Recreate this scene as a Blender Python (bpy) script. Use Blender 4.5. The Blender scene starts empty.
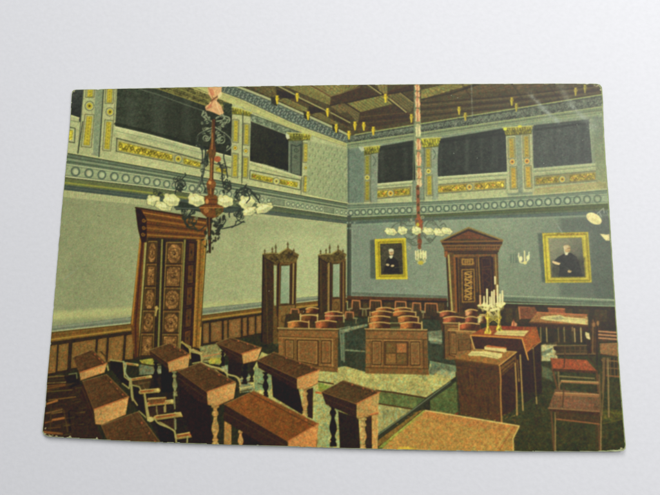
# A coloured picture postcard (a panelled council chamber) lying on plain white paper.
# The postcard is a real flat object: a bowed card-stock body with the printed picture laid on it as
# ink areas.  The print is drawn by code (polygons, strokes, ornaments) into an ink grid; every drawn motif
# then becomes a mesh of its own on the card (wall, door, desk, chandelier ...) that carries its ink colours.
import bpy, bmesh, math
import numpy as np
from mathutils import Matrix, Vector

rng = np.random.default_rng(7)
INK_LIFT = 0.010
WORLD = 0.315
WIN_LOC = (.215, .12, .30); WIN_SIZE = (.20, .18); WIN_POW = .69
FILL_POW = 4.9
# ---------------------------------------------------------------- units and the tracing frame
# Card space is millimetres, x right, y up, origin at the card's centre.  The picture was traced from a
# view of the card; HM maps card mm to tracing units, HI maps back.
CAM_C = np.array([9.866, -21.983, 149.148])
F = 600.0
def fit():
    src = [(-70, 45), (70, 45), (70, -45), (-70, -45)]
    dst = [(72.6, 90.6), (601.2, 84.6), (624.8, 450.6), (43.0, 436.0)]
    A = []
    for (x, y), (u, v) in zip(src, dst):
        A.append([x, y, 1, 0, 0, 0, -u*x, -u*y, -u]); A.append([0, 0, 0, x, y, 1, -v*x, -v*y, -v])
    M = np.linalg.svd(np.array(A, float))[2][-1].reshape(3, 3)
    K = np.array([[F, 0, -330], [0, -F, -247.5], [0, 0, -1.0]])
    B = np.linalg.inv(K) @ M
    if B[2, 2] > 0: B = -B
    s = (np.linalg.norm(B[:, 0]) + np.linalg.norm(B[:, 1]))/2
    a = B[:, 0]/np.linalg.norm(B[:, 0]); b = B[:, 1]/np.linalg.norm(B[:, 1])
    R = np.stack([a, b, np.cross(a, b)], 1)
    U, _, Vt = np.linalg.svd(R); R = U @ Vt
    C = -R.T @ (B[:, 2]/s)
    t = -R @ C
    return R, C, K @ np.stack([R[:, 0], R[:, 1], t], 1)
CAM_R, CAM_C, HM = fit()
HI = np.linalg.inv(HM)
def to_mm(pts):
    p = np.c_[np.asarray(pts, float), np.ones(len(pts))] @ HI.T
    return p[:, :2]/p[:, 2:]

# ---------------------------------------------------------------- the ink grid
RES = 8.0
X0, X1, Y0, Y1 = -72.0, 72.0, -47.5, 47.0
NX = int((X1 - X0)*RES) + 1; NY = int((Y1 - Y0)*RES) + 1
GX, GY = np.meshgrid(X0 + np.arange(NX)/RES, Y0 + np.arange(NY)/RES)
W_ = HM[2, 0]*GX + HM[2, 1]*GY + HM[2, 2]
PX = (HM[0, 0]*GX + HM[0, 1]*GY + HM[0, 2])/W_
PY = (HM[1, 0]*GX + HM[1, 1]*GY + HM[1, 2])/W_
img = np.zeros((NY, NX, 3), np.float32)
img[:] = (0.30, 0.30, 0.20)
pid = np.zeros((NY, NX), np.int32)

def blur(a, s):
    r = max(1, int(3*s)); k = np.exp(-0.5*(np.arange(-r, r+1)/s)**2); k /= k.sum()
    for ax in (0, 1):
        p = np.pad(a, [(r, r) if i == ax else (0, 0) for i in range(a.ndim)], mode='edge')
        o = np.zeros_like(a)
        for i, w in enumerate(k):
            sl = [slice(None)]*a.ndim; sl[ax] = slice(i, i + a.shape[ax]); o += w*p[tuple(sl)]
        a = o
    return a
def nz(s):
    n = blur(rng.standard_normal((NY, NX)).astype(np.float32), s); return n/n.std()
N1, N2, N4, N12, N40 = nz(0.6), nz(1.0), nz(2.4), nz(8.0), nz(40.0)
N1b, N2b = nz(0.7), nz(1.2)
TEX = {  # weights of each noise: fine, medium, coarse, blotch
 None: (0, 0, 0, 0, 0), 'wall': (.006, .006, .004, .008, .022), 'wood': (.02, .036, .014, .015, .02), 'dark': (.03, .05, .03, .02, 0),
 'carve': (.02, .12, .09, .0, .0), 'floor': (.02, .045, .03, .03, 0), 'pale': (.01, .015, .012, .008, 0), 'ceil': (.02, .04, .02, .02, 0)}

parts = [('printed_margin', None, None)]
cur = 0
def part(name, label=None):
    global cur, cur_part
    parts.append((name, None, label)); cur = cur_part = len(parts) - 1
def sub(name=None, label=None):
    global cur
    if name is None: cur = cur_part; return
    parts.append((name, cur_part, label)); cur = len(parts) - 1
def resume(i):
    global cur, cur_part
    cur = cur_part = i

def T(ox, oy, s, k=6.0):
    return [(ox + float(a)/k, oy + float(b)/k) for a, b in (q.split(',') for q in s.split())]
def box(pts, m=2.0):
    p = np.asarray(pts, float); lo = p.min(0) - m; hi = p.max(0) + m
    c = to_mm([(lo[0], lo[1]), (hi[0], lo[1]), (hi[0], hi[1]), (lo[0], hi[1])])
    i0 = max(0, int((c[:, 0].min() - X0)*RES)); i1 = min(NX, int((c[:, 0].max() - X0)*RES) + 2)
    j0 = max(0, int((c[:, 1].min() - Y0)*RES)); j1 = min(NY, int((c[:, 1].max() - Y0)*RES) + 2)
    return slice(j0, max(j1, j0)), slice(i0, max(i1, i0))
def ink(sl, cov, col, tex, setid=True, keep=0.5):
    x, y = PX[sl], PY[sl]
    c = col(x, y) if callable(col) else np.broadcast_to(np.asarray(col, np.float32)/255.0, x.shape + (3,))
    w = TEX[tex]
    if tex:
        m = 1 + w[0]*N1[sl] + w[1]*N2[sl] + w[2]*N4[sl] + w[3]*N12[sl] + w[4]*N40[sl]
        c = c*np.clip(m, 0.35, 1.8)[..., None]
        if tex in ('wood', 'ceil', 'floor'):
            c = c*(1 + np.stack([.03*N2b[sl], -.008*N2b[sl], -.03*N2b[sl]], -1))
    img[sl] = img[sl]*(1 - cov[..., None]) + c*cov[..., None]
    if setid: pid[sl][cov > keep] = cur
def sdist(pts, sl):
    x, y = PX[sl], PY[sl]
    p = np.asarray(pts, float); d2 = np.full(x.shape, 1e9); ins = np.zeros(x.shape, bool)
    n = len(p)
    for i in range(n):
        ax, ay = p[i]; bx, by = p[(i+1) % n]
        ex, ey = bx - ax, by - ay; L = ex*ex + ey*ey + 1e-12
        t = np.clip(((x-ax)*ex + (y-ay)*ey)/L, 0, 1)
        d2 = np.minimum(d2, (x-ax-t*ex)**2 + (y-ay-t*ey)**2)
        if abs(ey) > 1e-9:
            c = ((ay <= y) != (by <= y)) & (x < ax + (y-ay)*ex/ey); ins ^= c
    d = np.sqrt(d2); return np.where(ins, d, -d)
def fill(pts, col, tex=None, a=1.0, soft=0.6, setid=True):
    sl = box(pts, 1 + soft)
    if img[sl].size == 0: return
    cov = np.clip(0.5 + sdist(pts, sl)/soft, 0, 1)*a
    ink(sl, cov.astype(np.float32), col, tex, setid, 0.5*a)
def line(pts, w, col, a=1.0, tex=None, soft=0.6, setid=True, close=False):
    pts = list(pts) + ([pts[0]] if close else [])
    sl = box(pts, w + 1 + soft)
    if img[sl].size == 0: return
    x, y = PX[sl], PY[sl]; d2 = np.full(x.shape, 1e9)
    for (ax, ay), (bx, by) in zip(pts[:-1], pts[1:]):
        ex, ey = bx - ax, by - ay; L = ex*ex + ey*ey + 1e-12
        t = np.clip(((x-ax)*ex + (y-ay)*ey)/L, 0, 1)
        d2 = np.minimum(d2, (x-ax-t*ex)**2 + (y-ay-t*ey)**2)
    cov = np.clip(0.5 + (w/2 - np.sqrt(d2))/soft, 0, 1)*a
    if w < soft: cov = np.clip(cov*1.0, 0, 1)
    ink(sl, cov.astype(np.float32), col, tex, setid, 0.45*a)
def curve(pts, n=6):
    p = [np.array(q, float) for q in pts]; p = [2*p[0]-p[1]] + p + [2*p[-1]-p[-2]]; o = []
    for i in range(1, len(p)-2):
        for k in range(n):
            t = k/n
            o.append(tuple(0.5*((2*p[i]) + (-p[i-1]+p[i+1])*t + (2*p[i-1]-5*p[i]+4*p[i+1]-p[i+2])*t*t + (-p[i-1]+3*p[i]-3*p[i+1]+p[i+2])*t**3)))
    o.append(tuple(p[-2])); return o
def ell(c, rx, ry, rot=0, n=22):
    a = math.radians(rot); o = []
    for i in range(n):
        u = 2*math.pi*i/n; ex, ey = rx*math.cos(u), ry*math.sin(u)
        o.append((c[0] + ex*math.cos(a) - ey*math.sin(a), c[1] + ex*math.sin(a) + ey*math.cos(a)))
    return o
def spiral(c, r, a0, turns, w, col, r_in=0.25, a=1.0):
    n = int(14*abs(turns)) + 3; o = []
    for i in range(n):
        t = i/(n-1); rr = r*(1 - t*(1-r_in)); u = math.radians(a0) + 2*math.pi*turns*t
        o.append((c[0] + rr*math.cos(u), c[1] + rr*math.sin(u)))
    line(o, w, col, a)
def grad(p0, c0, p1, c1):
    c0 = np.array(c0, np.float32)/255; c1 = np.array(c1, np.float32)/255
    dx, dy = p1[0]-p0[0], p1[1]-p0[1]; L = dx*dx + dy*dy
    def f(x, y):
        t = np.clip(((x-p0[0])*dx + (y-p0[1])*dy)/L, 0, 1)[..., None].astype(np.float32)
        return c0*(1-t) + c1*t
    return f
def grad3(p0, c0, pm, cm, c1, p1):
    g1 = grad(p0, c0, pm, cm); g2 = grad(pm, cm, p1, c1)
    dx, dy = p1[0]-p0[0], p1[1]-p0[1]
    def f(x, y):
        s = ((x-pm[0])*dx + (y-pm[1])*dy > 0)[..., None]
        return np.where(s, g2(x, y), g1(x, y))
    return f
def qmap(q):
    (x0, y0), (x1, y1), (x2, y2), (x3, y3) = q   # tl tr br bl
    def f(u, v):
        return ((1-u)*(1-v)*x0 + u*(1-v)*x1 + u*v*x2 + (1-u)*v*x3, (1-u)*(1-v)*y0 + u*(1-v)*y1 + u*v*y2 + (1-u)*v*y3)
    return f
def qrect(q, u0, v0, u1, v1):
    f = qmap(q); return [f(u0, v0), f(u1, v0), f(u1, v1), f(u0, v1)]
def lerp(a, b, t): return tuple(np.array(a)*(1-t) + np.array(b)*t)
def mul(c, k): return tuple(min(255, v*k) for v in c)

# ---------------------------------------------------------------- ornaments of the print
CREAM = (183, 187, 140); CREAM2 = (165, 172, 126); YEL = (178, 164, 62); DK = (46, 50, 38); GREY = (118, 132, 112)
def rosette(c, r, col=YEL, rim=CREAM2):
    fill(ell(c, r, r*1.05), mul(rim, .55)); fill(ell(c, r*.86, r*.9), rim); fill(ell(c, r*.62, r*.66), col); fill(ell(c, r*.26, r*.26), mul(col, .45))
def scrollwork(q, n, base=YEL, ink_=(92, 86, 30), alt=None, amp=0.8):
    fill(q, base, 'carve' if amp > .5 else 'pale')
    f = qmap(q)
    h = math.dist(f(0.5, 0), f(0.5, 1))
    for i in range(n):
        u0, u1 = i/n, (i+1)/n
        s = 1 if i % 2 else -1
        pts = [f(u0 + (u1-u0)*t, 0.5 + s*0.34*math.sin(2*math.pi*t)) for t in np.linspace(0, 1, 9)]
        line(pts, h*.16, ink_, amp)
        um = (u0+u1)/2
        if alt: fill(ell(f(um, .5), h*.22, h*.2), alt[i % len(alt)], a=.8)
        fill(ell(f(um-.25/n, .5 - s*.12), h*.11, h*.11), ink_, a=amp)
    line(q, .5, mul(base, .6), .7, close=True)
def insert(q, base=YEL, frame=(120, 118, 80), groove=(92, 92, 62)):
    # sunk pilaster panel: dark outline, pale field, yellow strip with a bead pattern
    line(q, .8, groove, .9, close=True)
    y = qrect(q, .22, .06, .80, .94)
    fill(y, base, 'pale'); line(y, .45, mul(base, .62), .8, close=True)
    f = qmap(y); L = math.dist(f(.5, 0), f(.5, 1)); n = max(2, int(L/3))
    for i in range(n):
        v = (i+.5)/n; fill(ell(f(.5, v), .8, .9), mul(base, .74), a=.7)
def capital(q, base=(150, 146, 52)):
    base = mul(base, .86); fill(q, base, 'carve')
    f = qmap(q); W = math.dist(f(0, .5), f(1, .5)); n = max(3, int(W/2.4))
    for i in range(n):
        u = (i+.5)/n; p = f(u, .35); line(curve([f(u-.3/n, .2), f(u-.1/n, .6), f(u+.3/n, .7), f(u+.2/n, .98)], 4), .8, (78, 80, 40), .75)
        fill(ell(f(u + .4/n, .25), .9, .8), (182, 174, 84), a=.7)
    line([f(-.04, 0), f(1.04, 0)], 1.0, (176, 178, 110)); line([f(0, 1), f(1, 1)], .8, (82, 86, 50))
def ring(c, r, col=(84, 98, 84), inn=(168, 178, 142)):
    fill(ell(c, r*1.25, r*1.3), mul(inn, .82), a=.6); line(ell(c, r, r*1.08, n=16), r*.42, col, close=True)
    fill(ell((c[0]+r*.1, c[1]+r*.1), r*.6, r*.66), inn)
def pendant(x, y, s=1.0, dim=0.0):
    c = lerp((208, 184, 52), (130, 124, 70), dim)
    part('printed_ceiling_pendant')
    fill([(x-1.5*s, y-4*s), (x+1.5*s, y-4*s), (x+1.2*s, y-2.4*s), (x+1.9*s, y-1.2*s), (x+1.2*s, y+1.2*s), (x+.6*s, y+4.6*s), (x-.6*s, y+4.6*s), (x-1.2*s, y+1.2*s), (x-1.9*s, y-1.2*s), (x-1.2*s, y-2.4*s)], c)
    line([(x+1.0*s, y-3.4*s), (x+.8*s, y+3*s)], .6*s, mul(c, .62)); line([(x-1.8*s, y-1.4*s), (x+1.8*s, y-1.4*s)], .5*s, mul(c, .7))
PROFILE = [(0, 1), (.05, 1), (.07, .5), (.13, .45), (.17, .8), (.22, .9), (.27, .5), (.33, .42), (.40, .62), (.50, .95), (.60, 1), (.68, .7), (.74, .45), (.80, .5), (.84, .85), (.88, .55), (.92, .9), (1, .9)]
def baluster(x0, y0, x1, y1, w, col, hi=None, name='leg'):
    sub(name)
    L = [(x0 + (x1-x0)*t - w*.5*k, y0 + (y1-y0)*t) for t, k in PROFILE]
    R = [(x0 + (x1-x0)*t + w*.5*k, y0 + (y1-y0)*t) for t, k in PROFILE]
    fill(L + R[::-1], col, 'wood')
    if hi:
        for t, k in PROFILE[4::3]: fill(ell((x0 + (x1-x0)*t - w*.12, y0 + (y1-y0)*t), w*.2*k, 1.0), hi, a=.7)
    for t in (.07, .27, .80): line([(x0 + (x1-x0)*t - w*.3, y0 + (y1-y0)*t), (x0 + (x1-x0)*t + w*.3, y0 + (y1-y0)*t)], .5, mul(col, .55), .8)
    sub()
# ================================================================ the printed room, back to front
def H_(xs, ys):
    xs = np.array(xs, float); ys = np.array(ys, float)
    return lambda x: float(np.interp(x, xs, ys)) if xs[0] <= x <= xs[-1] else float(ys[0] + (x-xs[0])*(ys[1]-ys[0])/(xs[1]-xs[0]) if x < xs[0] else ys[-1] + (x-xs[-1])*(ys[-1]-ys[-2])/(xs[-1]-xs[-2]))
def strip(fa, fb, xa, xb, col, tex=None, n=12, **k):
    xs = np.linspace(xa, xb, n)
    fill([(x, fa(x)) for x in xs] + [(x, fb(x)) for x in xs[::-1]], col, tex, **k)
def along(fn, xa, xb, w, col, a=1.0, n=12):
    line([(x, fn(x)) for x in np.linspace(xa, xb, n)], w, col, a)
def off(fa, d): return lambda x: fa(x) + d
def mix(fa, fb, t): return lambda x: fa(x)*(1-t) + fb(x)*t

# ---- ceiling
part('printed_ceiling', 'dark coffered wooden ceiling printed along the top of the card')
fill([(195, 80), (640, 80), (640, 130), (348, 150), (180, 92)], (70, 62, 42), 'ceil')
OL = (118, 112, 66); BR = (70, 56, 38); BK = (44, 38, 26)
def planks(pts, col, n, skew=0.0, a=.8):
    fill(pts, col, 'ceil'); q = qmap(pts[:4])
    for i in range(1, n):
        u = i/n; line([q(u, .03), q(u + skew, .97)], .7, mul(col, .66), a, setid=False); line([q(u + .3/n, .03), q(u + skew + .3/n, .97)], .5, mul(col, 1.22), a*.6, setid=False)
Z1 = lambda t: T(240, 84, t); Z2 = lambda t: T(340, 82, t); Z3 = lambda t: T(440, 82, t, 3.88)
planks(Z1('60,20 215,20 222,85 190,90'), (92, 84, 52), 4, 0, .6)
planks(Z1('236,104 270,86 405,150 400,186'), (112, 106, 64), 3, 0, .6); planks(Z1('430,190 470,170 590,240 565,262'), (104, 96, 60), 3, 0, .6)
fill(Z1('222,38 330,72 326,94 226,88'), BK, 'ceil'); fill(Z1('414,138 520,158 505,172 426,184 414,170'), BK, 'ceil'); fill(Z1('545,158 600,190 660,215 660,260 600,235 560,215'), (56, 46, 32), 'ceil')
planks(Z1('255,14 425,14 546,84 540,132'), OL, 6, 0, .55); planks(Z1('430,12 640,5 660,40 548,80'), (122, 116, 72), 7, -.05, .6)
line(Z1('425,16 470,38 548,84'), 1.2, (98, 66, 44), .9); line(Z1('418,18 540,92'), .8, (150, 142, 94), .6)
fill(Z1('545,80 660,48 660,102 541,134'), (62, 50, 34), 'ceil'); line(Z1('545,80 660,48'), .8, (120, 104, 70), .8); line(Z1('541,134 660,102'), 1.2, BK)
planks(Z1('545,140 660,112 720,160 600,180'), (102, 90, 58), 5, 0, .5)
line(Z1('230,18 345,76'), 1.2, (152, 150, 104)); line(Z1('355,86 520,166'), 1.2, (152, 150, 104)); line(Z1('545,176 660,236'), 1.2, (146, 144, 100)); line(Z1('226,26 340,84'), 1.0, BK, .8); line(Z1('350,94 516,174'), 1.0, BK, .8)
planks(Z2('0,18 126,18 90,42 0,76'), (112, 106, 64), 6, 0, .55)
fill(Z2('0,76 130,30 232,76 440,22 440,54 280,78 0,138'), (60, 48, 34), 'ceil'); line(Z2('0,138 130,108 280,78 440,54'), 1.3, BK, .9); line(Z2('0,78 120,36'), .8, (112, 98, 64), .7)
planks(Z2('220,18 284,18 284,74 242,76'), (110, 102, 64), 3, 0, .6); line(Z2('160,18 246,78'), 1.1, (152, 146, 100)); line(Z2('172,18 256,76'), .9, BK)
planks(Z2('58,132 272,82 334,130 120,186'), (116, 112, 66), 11, .03, .7)
planks(Z2('0,132 34,136 122,190 106,248'), (98, 88, 58), 4, 0, .7); line(Z2('34,134 122,188 118,248'), 1.3, BK)
fill(Z2('120,188 330,140 400,182 440,200 440,236 190,276 116,254'), (60, 48, 34), 'ceil'); line(Z2('126,214 420,186'), .8, (92, 76, 52), .7); line(Z2('126,238 430,206'), .8, (40, 32, 22), .7); line(Z2('130,252 440,222'), .7, (94, 80, 54), .6)
planks(Z2('285,84 360,74 440,140 420,186'), (96, 88, 56), 4, 0, .7); line(Z2('300,108 396,186'), 1.2, (154, 146, 100)); line(Z2('290,112 386,188'), 1.2, BK, .9); line(Z2('360,72 438,132'), .9, (132, 124, 82)); line(Z2('368,70 440,124'), .9, BK, .8)
planks([(421, 91), (451, 84), (476, 84), (421, 100)], (120, 114, 66), 9, .02, .55); line([(421, 100.5), (452, 94), (478, 85)], 1.2, BK, .8)
planks([(484, 84), (560, 84), (520, 90), (452, 96)], (84, 72, 50), 5, -.03, .4)
for y0, y1, w_, c in ((104, 90, 1.2, (46, 38, 26)), (106.5, 91.5, .8, (104, 92, 64)), (110, 94.5, 2.2, (52, 42, 30)), (113, 97, .7, (98, 90, 62)), (116.5, 99.5, 1.6, (50, 42, 30)), (119, 101.5, .8, (90, 84, 58))): line([(421, y0), (500, y0*.56+y1*.44), (603, y1-4)], w_, c, .75)
for x in (462, 512, 548, 580): line([(x, 86), (x + 10, 100)], 1.6, (50, 42, 30), .5)

# ---- left wall: ceiling edge, carved frieze, cream band
f_top = H_([200, 240, 273, 305, 333, 348], [75, 87.5, 100.5, 114.7, 127.2, 134.7])
f_fri = H_([200, 225, 240, 295, 347], [84, 94.2, 99.2, 124.7, 143.8])
f_cre = H_([185, 190, 233, 295, 347], [87.5, 89.2, 104.8, 131.0, 147.8])
part('printed_carved_frieze')
strip(f_top, f_fri, 196, 348, (104, 118, 106), 'pale')
xs = np.arange(222, 347, 3.6)
for i, x in enumerate(xs):
    y = (f_top(x)*.42 + f_fri(x)*.58); k = (f_fri(x) - f_top(x))*.33
    spiral((x, y), k, 40 + 180*(i % 2), 1.3, .9, (58, 68, 60), .25, .9)
    line(curve([(x-1.6, y+k), (x+.4, y), (x+2.2, y-k)]), .7, (150, 160, 138), .8)
along(off(f_top, .6), 196, 348, 2.6, (158, 164, 122)); along(off(f_top, 2.4), 196, 348, .8, (62, 66, 52), .9)
along(off(f_top, -1), 196, 348, 1.0, (56, 50, 34), .9)
for x in (272.5, 305, 333.5): fill([(x-1.6, f_top(x)-3), (x+5, f_top(x)-1), (x+5, f_top(x)+7), (x-.6, f_top(x)+4)], (44, 44, 32), 'ceil')
along(off(f_fri, -.3), 200, 348, 1.0, (70, 78, 64))
part('printed_gallery_wall', 'cream and grey-green gallery storey printed above the cornice')
strip(f_fri, f_cre, 186, 348, (170, 172, 120), 'pale'); along(off(f_fri, 2.0), 200, 347, .5, (128, 130, 92), .7)
along(f_cre, 190, 347, .7, (98, 102, 72), .8)
# lower limit of the gallery storey
T0 = H_([45, 66, 150, 347, 352], [149.7, 153.5, 168.5, 204.5, 205])
strip(lambda x: 80.0, T0, 60, 118, CREAM2, 'pale')
strip(f_cre, T0, 118, 348, grad((118, 130), (176, 180, 132), (330, 190), (158, 166, 122)), 'pale')
# far left dark opening and its sill
part('printed_gallery_opening'); fill([(60, 85), (86, 85), (81, 123), (70.5, 114.9), (60, 112)], grad((70, 90), (64, 70, 66), (80, 122), (40, 44, 42)), 'dark')
part('printed_parapet_panel')
fill(T(40,83,'150,195 185,195 240,212 240,240 225,430 150,430'), (168, 174, 130), 'pale'); line(T(40,83,'185,196 240,214'), .8, (206, 206, 160))
line(T(40,83,'180,226 240,240'), .6, (110, 116, 88)); line(T(40,83,'180,268 216,276 212,362 175,355'), 1.2, (86, 92, 70)); fill(T(40,83,'178,285 204,288 198,345 172,342'), (176, 166, 64), 'carve')
# pilasters A and B
def pilaster(face, side, sidecol=(126, 139, 112), col=(166, 172, 126)):
    part('printed_pilaster'); fill(side, sidecol, 'pale'); fill(face, col, 'pale')
pilaster(T(40,83,'268,40 338,40 322,425 232,425'), T(40,83,'325,40 388,40 360,445 310,430'))
insert(T(40,83,'284,30 334,30 330,92 280,92')); sub('rosette'); rosette(T(40,83,'303,143')[0], 4.8); sub()
insert(T(40,83,'276,192 330,196 312,390 252,384')); line(T(40,83,'268,40 232,425'), .9, (84, 92, 74)); line(T(40,83,'262,236 232,425'), 1.0, (56, 60, 48))
pilaster(T(40,83,'390,40 472,40 448,300 440,445 358,445'), T(40,83,'452,40 474,40 450,300 436,300'), (140, 150, 116))
insert(T(40,83,'402,20 452,20 444,128 396,128')); sub('rosette'); rosette(T(40,83,'425,178')[0], 4.3); sub()
insert(T(40,83,'394,225 444,230 428,412 380,406')); line(T(40,83,'388,40 358,445'), 1.1, (58, 66, 54)); line(T(40,83,'462,40 448,200 440,300'), .6, (100, 104, 80))
# opening L1 with its soffit
part('printed_gallery_opening')
L1 = [(118.3, 86), (163, 86), (208, 104.5), (233, 104.8), (231.5, 157.2), (210, 151), (195, 147.4), (150, 135.2), (116, 127)]
fill(L1, grad((120, 100), (55, 62, 50), (232, 150), (38, 42, 33)), 'dark')
for x0, w, c, a in ((133, 10, (78, 86, 74), .35), (160, 12, (72, 80, 68), .4), (172, 5, (50, 54, 44), .5), (188, 8, (70, 78, 66), .35), (203, 6, (44, 48, 38), .5), (181, 3, (46, 50, 40), .5)):
    fill([(x0-w/2, 98), (x0+w/2, 100), (x0+w/2-1, 142), (x0-w/2-1, 136)], c, None, a, soft=5, setid=False)
line(curve([(140, 90), (160, 96), (182, 104), (205, 112)]), 1.0, (112, 122, 102), .55); line([(116, 124.5), (152, 133), (200, 146), (230, 155)], 2.6, (34, 38, 30), .7)
fill([(148, 86), (190, 86), (233, 104.5), (232.5, 113), (208, 107.5)], (92, 90, 54), 'carve')
for k in (0.15, .45, .75): line([(148 + 36*k, 88), (207 + 20*k, 107.5 - 1.5*k)], .7, (150, 146, 80) if k != .45 else (54, 54, 34), .8)
line([(186, 86), (233, 104.6)], .8, (196, 194, 138))
fill(T(140,83,'500,120 556,132 552,210 510,190'), (46, 54, 40), 'carve')
# parapet L1
part('printed_parapet_panel')
sill = H_([115.8, 150, 195, 232], [126.9, 134.9, 147.3, 156.8])
strip(sill, off(sill, 7), 115.5, 232, grad((130, 131), (184, 190, 142), (132, 139), (160, 168, 126)), 'pale'); along(off(sill, .5), 116, 232, 1.0, (204, 206, 160))
along(off(sill, 4.6), 116, 232, .7, (122, 132, 100), .9); along(off(sill, 6.6), 116, 232, .6, (150, 158, 116), .8)
pt = H_([117.5, 140, 173, 200, 232], [138.8, 144.4, 152.4, 160, 168.5]); pb = H_([117.5, 140, 173, 200, 232], [151.9, 156.6, 163, 169, 177])
strip(pt, pb, 117, 231, (152, 154, 108), 'pale')
along(pt, 117.3, 231, 1.1, (74, 80, 62)); along(pb, 117, 231, .9, (84, 90, 66)); line([(117.5, 138.8), (117, 152)], 1.0, (74, 80, 62)); along(off(pt, 2), 119, 231, .5, (170, 172, 128), .9)
def YB(x0, x1): return [(x0, pt(x0)+3), (x1, pt(x1)+3), (x1, pb(x1)-1.6), (x0, pb(x0)-1.6)]
sub('ornament_band'); scrollwork(YB(119.6, 172.8), 9); scrollwork(YB(184.2, 201), 3); scrollwork(YB(216.5, 226.5), 1, alt=[(206, 150, 50)])
sub('rosette'); rosette((178.7, 159.4), 4.2); sub()
# pilasters C
pilaster(T(140,83,'556,130 618,150 612,620 548,620'), T(140,83,'600,150 622,150 618,620 606,620'), (90, 100, 80))
insert(T(140,83,'560,222 596,226 592,362 558,358')); sub('rosette'); rosette(T(140,83,'573,393')[0], 2.6, (206, 168, 52)); sub(); insert(T(140,83,'556,425 592,428 588,572 552,568'))
sub('capital'); capital(T(140,83,'556,150 615,160 615,196 556,190')); sub()
pilaster(T(140,83,'620,160 664,170 660,640 612,640'), T(140,83,'652,165 668,165 664,640 652,640'), (140, 148, 112))
insert(T(140,83,'626,246 658,250 656,378 622,374')); sub('rosette'); rosette(T(140,83,'637,411')[0], 2.4, (206, 168, 52)); sub(); insert(T(140,83,'620,445 652,448 648,574 616,570'))
sub('capital'); capital(T(140,83,'618,165 672,180 668,205 618,196')); sub(); line(T(140,83,'620,190 612,640'), .9, (60, 66, 50))
# opening L2, soffit, inner pier, pilaster D
part('printed_gallery_opening')
fill([(251, 114.5), (303, 134), (303, 177), (299, 177), (265, 164.8), (250.2, 162)], (104, 116, 94), 'carve')
fill([(251.2, 122), (290, 136.5), (290, 172), (265, 164.8), (250.2, 162)], grad((252, 130), (42, 44, 36), (288, 150), (36, 38, 30)), 'dark')
line([(251, 115), (303, 134.2)], .9, (70, 78, 60)); line([(251, 121.5), (289, 136)], .8, (132, 140, 108), .8)
for k in range(5): line([(256+8*k, 118+3.1*k), (259+8*k, 123+3.0*k)], .6, (80, 92, 74), .8)
part('printed_pier'); fill(T(240,83,'293,340 378,350 375,570 292,562'), (90, 100, 82), 'pale'); line(T(240,83,'296,355 294,555'), .8, (124, 136, 116))
line(T(240,83,'310,372 340,384 366,372 364,556 308,545'), .9, (48, 56, 48), close=True); spiral(T(240,83,'338,405')[0], 2.6, 0, 1.2, .6, (44, 52, 44)); spiral(T(240,83,'336,450')[0], 2, 180, 1.2, .6, (44, 52, 44))
sub('capital'); capital(T(240,83,'285,302 384,306 384,348 290,350'), (116, 116, 50)); fill(T(240,83,'276,308 296,312 300,336 284,342 276,326'), (184, 190, 156)); sub()
pilaster(T(240,83,'378,350 412,352 404,690 368,690'), T(240,83,'372,350 384,350 374,690 362,690'), (52, 58, 46))
insert(T(240,83,'380,362 412,366 410,480 378,478'), (176, 166, 76)); insert(T(240,83,'384,560 412,560 408,660 378,655'), (184, 168, 64)); sub('rosette'); rosette(T(240,83,'396,512')[0], 2.0); sub()
sub('capital'); capital(T(240,83,'380,304 426,314 420,346 380,344'), (172, 164, 56)); sub()
# parapet L2
part('printed_parapet_panel')
q = [(250, 161.9), (301.5, 177.4), (301.5, 198.5), (249, 186)]
fill(q, (172, 177, 128), 'pale'); line([q[0], q[1]], 1.0, (196, 200, 154)); line([(250, 164.5), (301, 180)], .6, (128, 136, 102))
line(T(240,160,'62,64 364,124 362,182 60,116'), 1.0, (78, 84, 64), close=True)
sub('ornament_band'); scrollwork(T(240,160,'72,84 205,112 203,140 72,112'), 4, (178, 168, 60), alt=[(174, 92, 52), (104, 122, 50), (198, 178, 60)]); scrollwork(T(240,160,'238,118 346,138 344,166 236,144'), 3, (180, 168, 56), alt=[(128, 130, 50), (184, 100, 50)])
sub('rosette'); rosette(T(240,160,'220,130')[0], 3.8, (186, 184, 110)); sub()
line(T(240,160,'372,108 366,226'), .9, (88, 94, 72))
# wallpaper panel
part('printed_wallpaper')
fill([(308, 140.5), (347.5, 150), (348, 205), (306.3, 196)], grad((308, 160), (146, 156, 114), (347, 175), (136, 148, 112)), 'pale')
for r in range(9):
    for c in range(7):
        u = (c + .5*(r % 2) + .25)/7; v = (r+.4)/9
        p = qmap([(309, 141.5), (347, 151), (347, 202), (308, 194)])(min(u, .98), v)
        fill(ell(p, .55, 1.7, 12), (104, 114, 88), a=.7, setid=False); fill(ell((p[0]+1.2, p[1]+.5), .45, 1.3, 12), (172, 178, 136), a=.5, setid=False)
line([(306.5, 195.5), (347.5, 204.4)], 1.6, (184, 190, 134)); line([(347.6, 145), (348, 205)], .8, (96, 106, 86))

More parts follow.
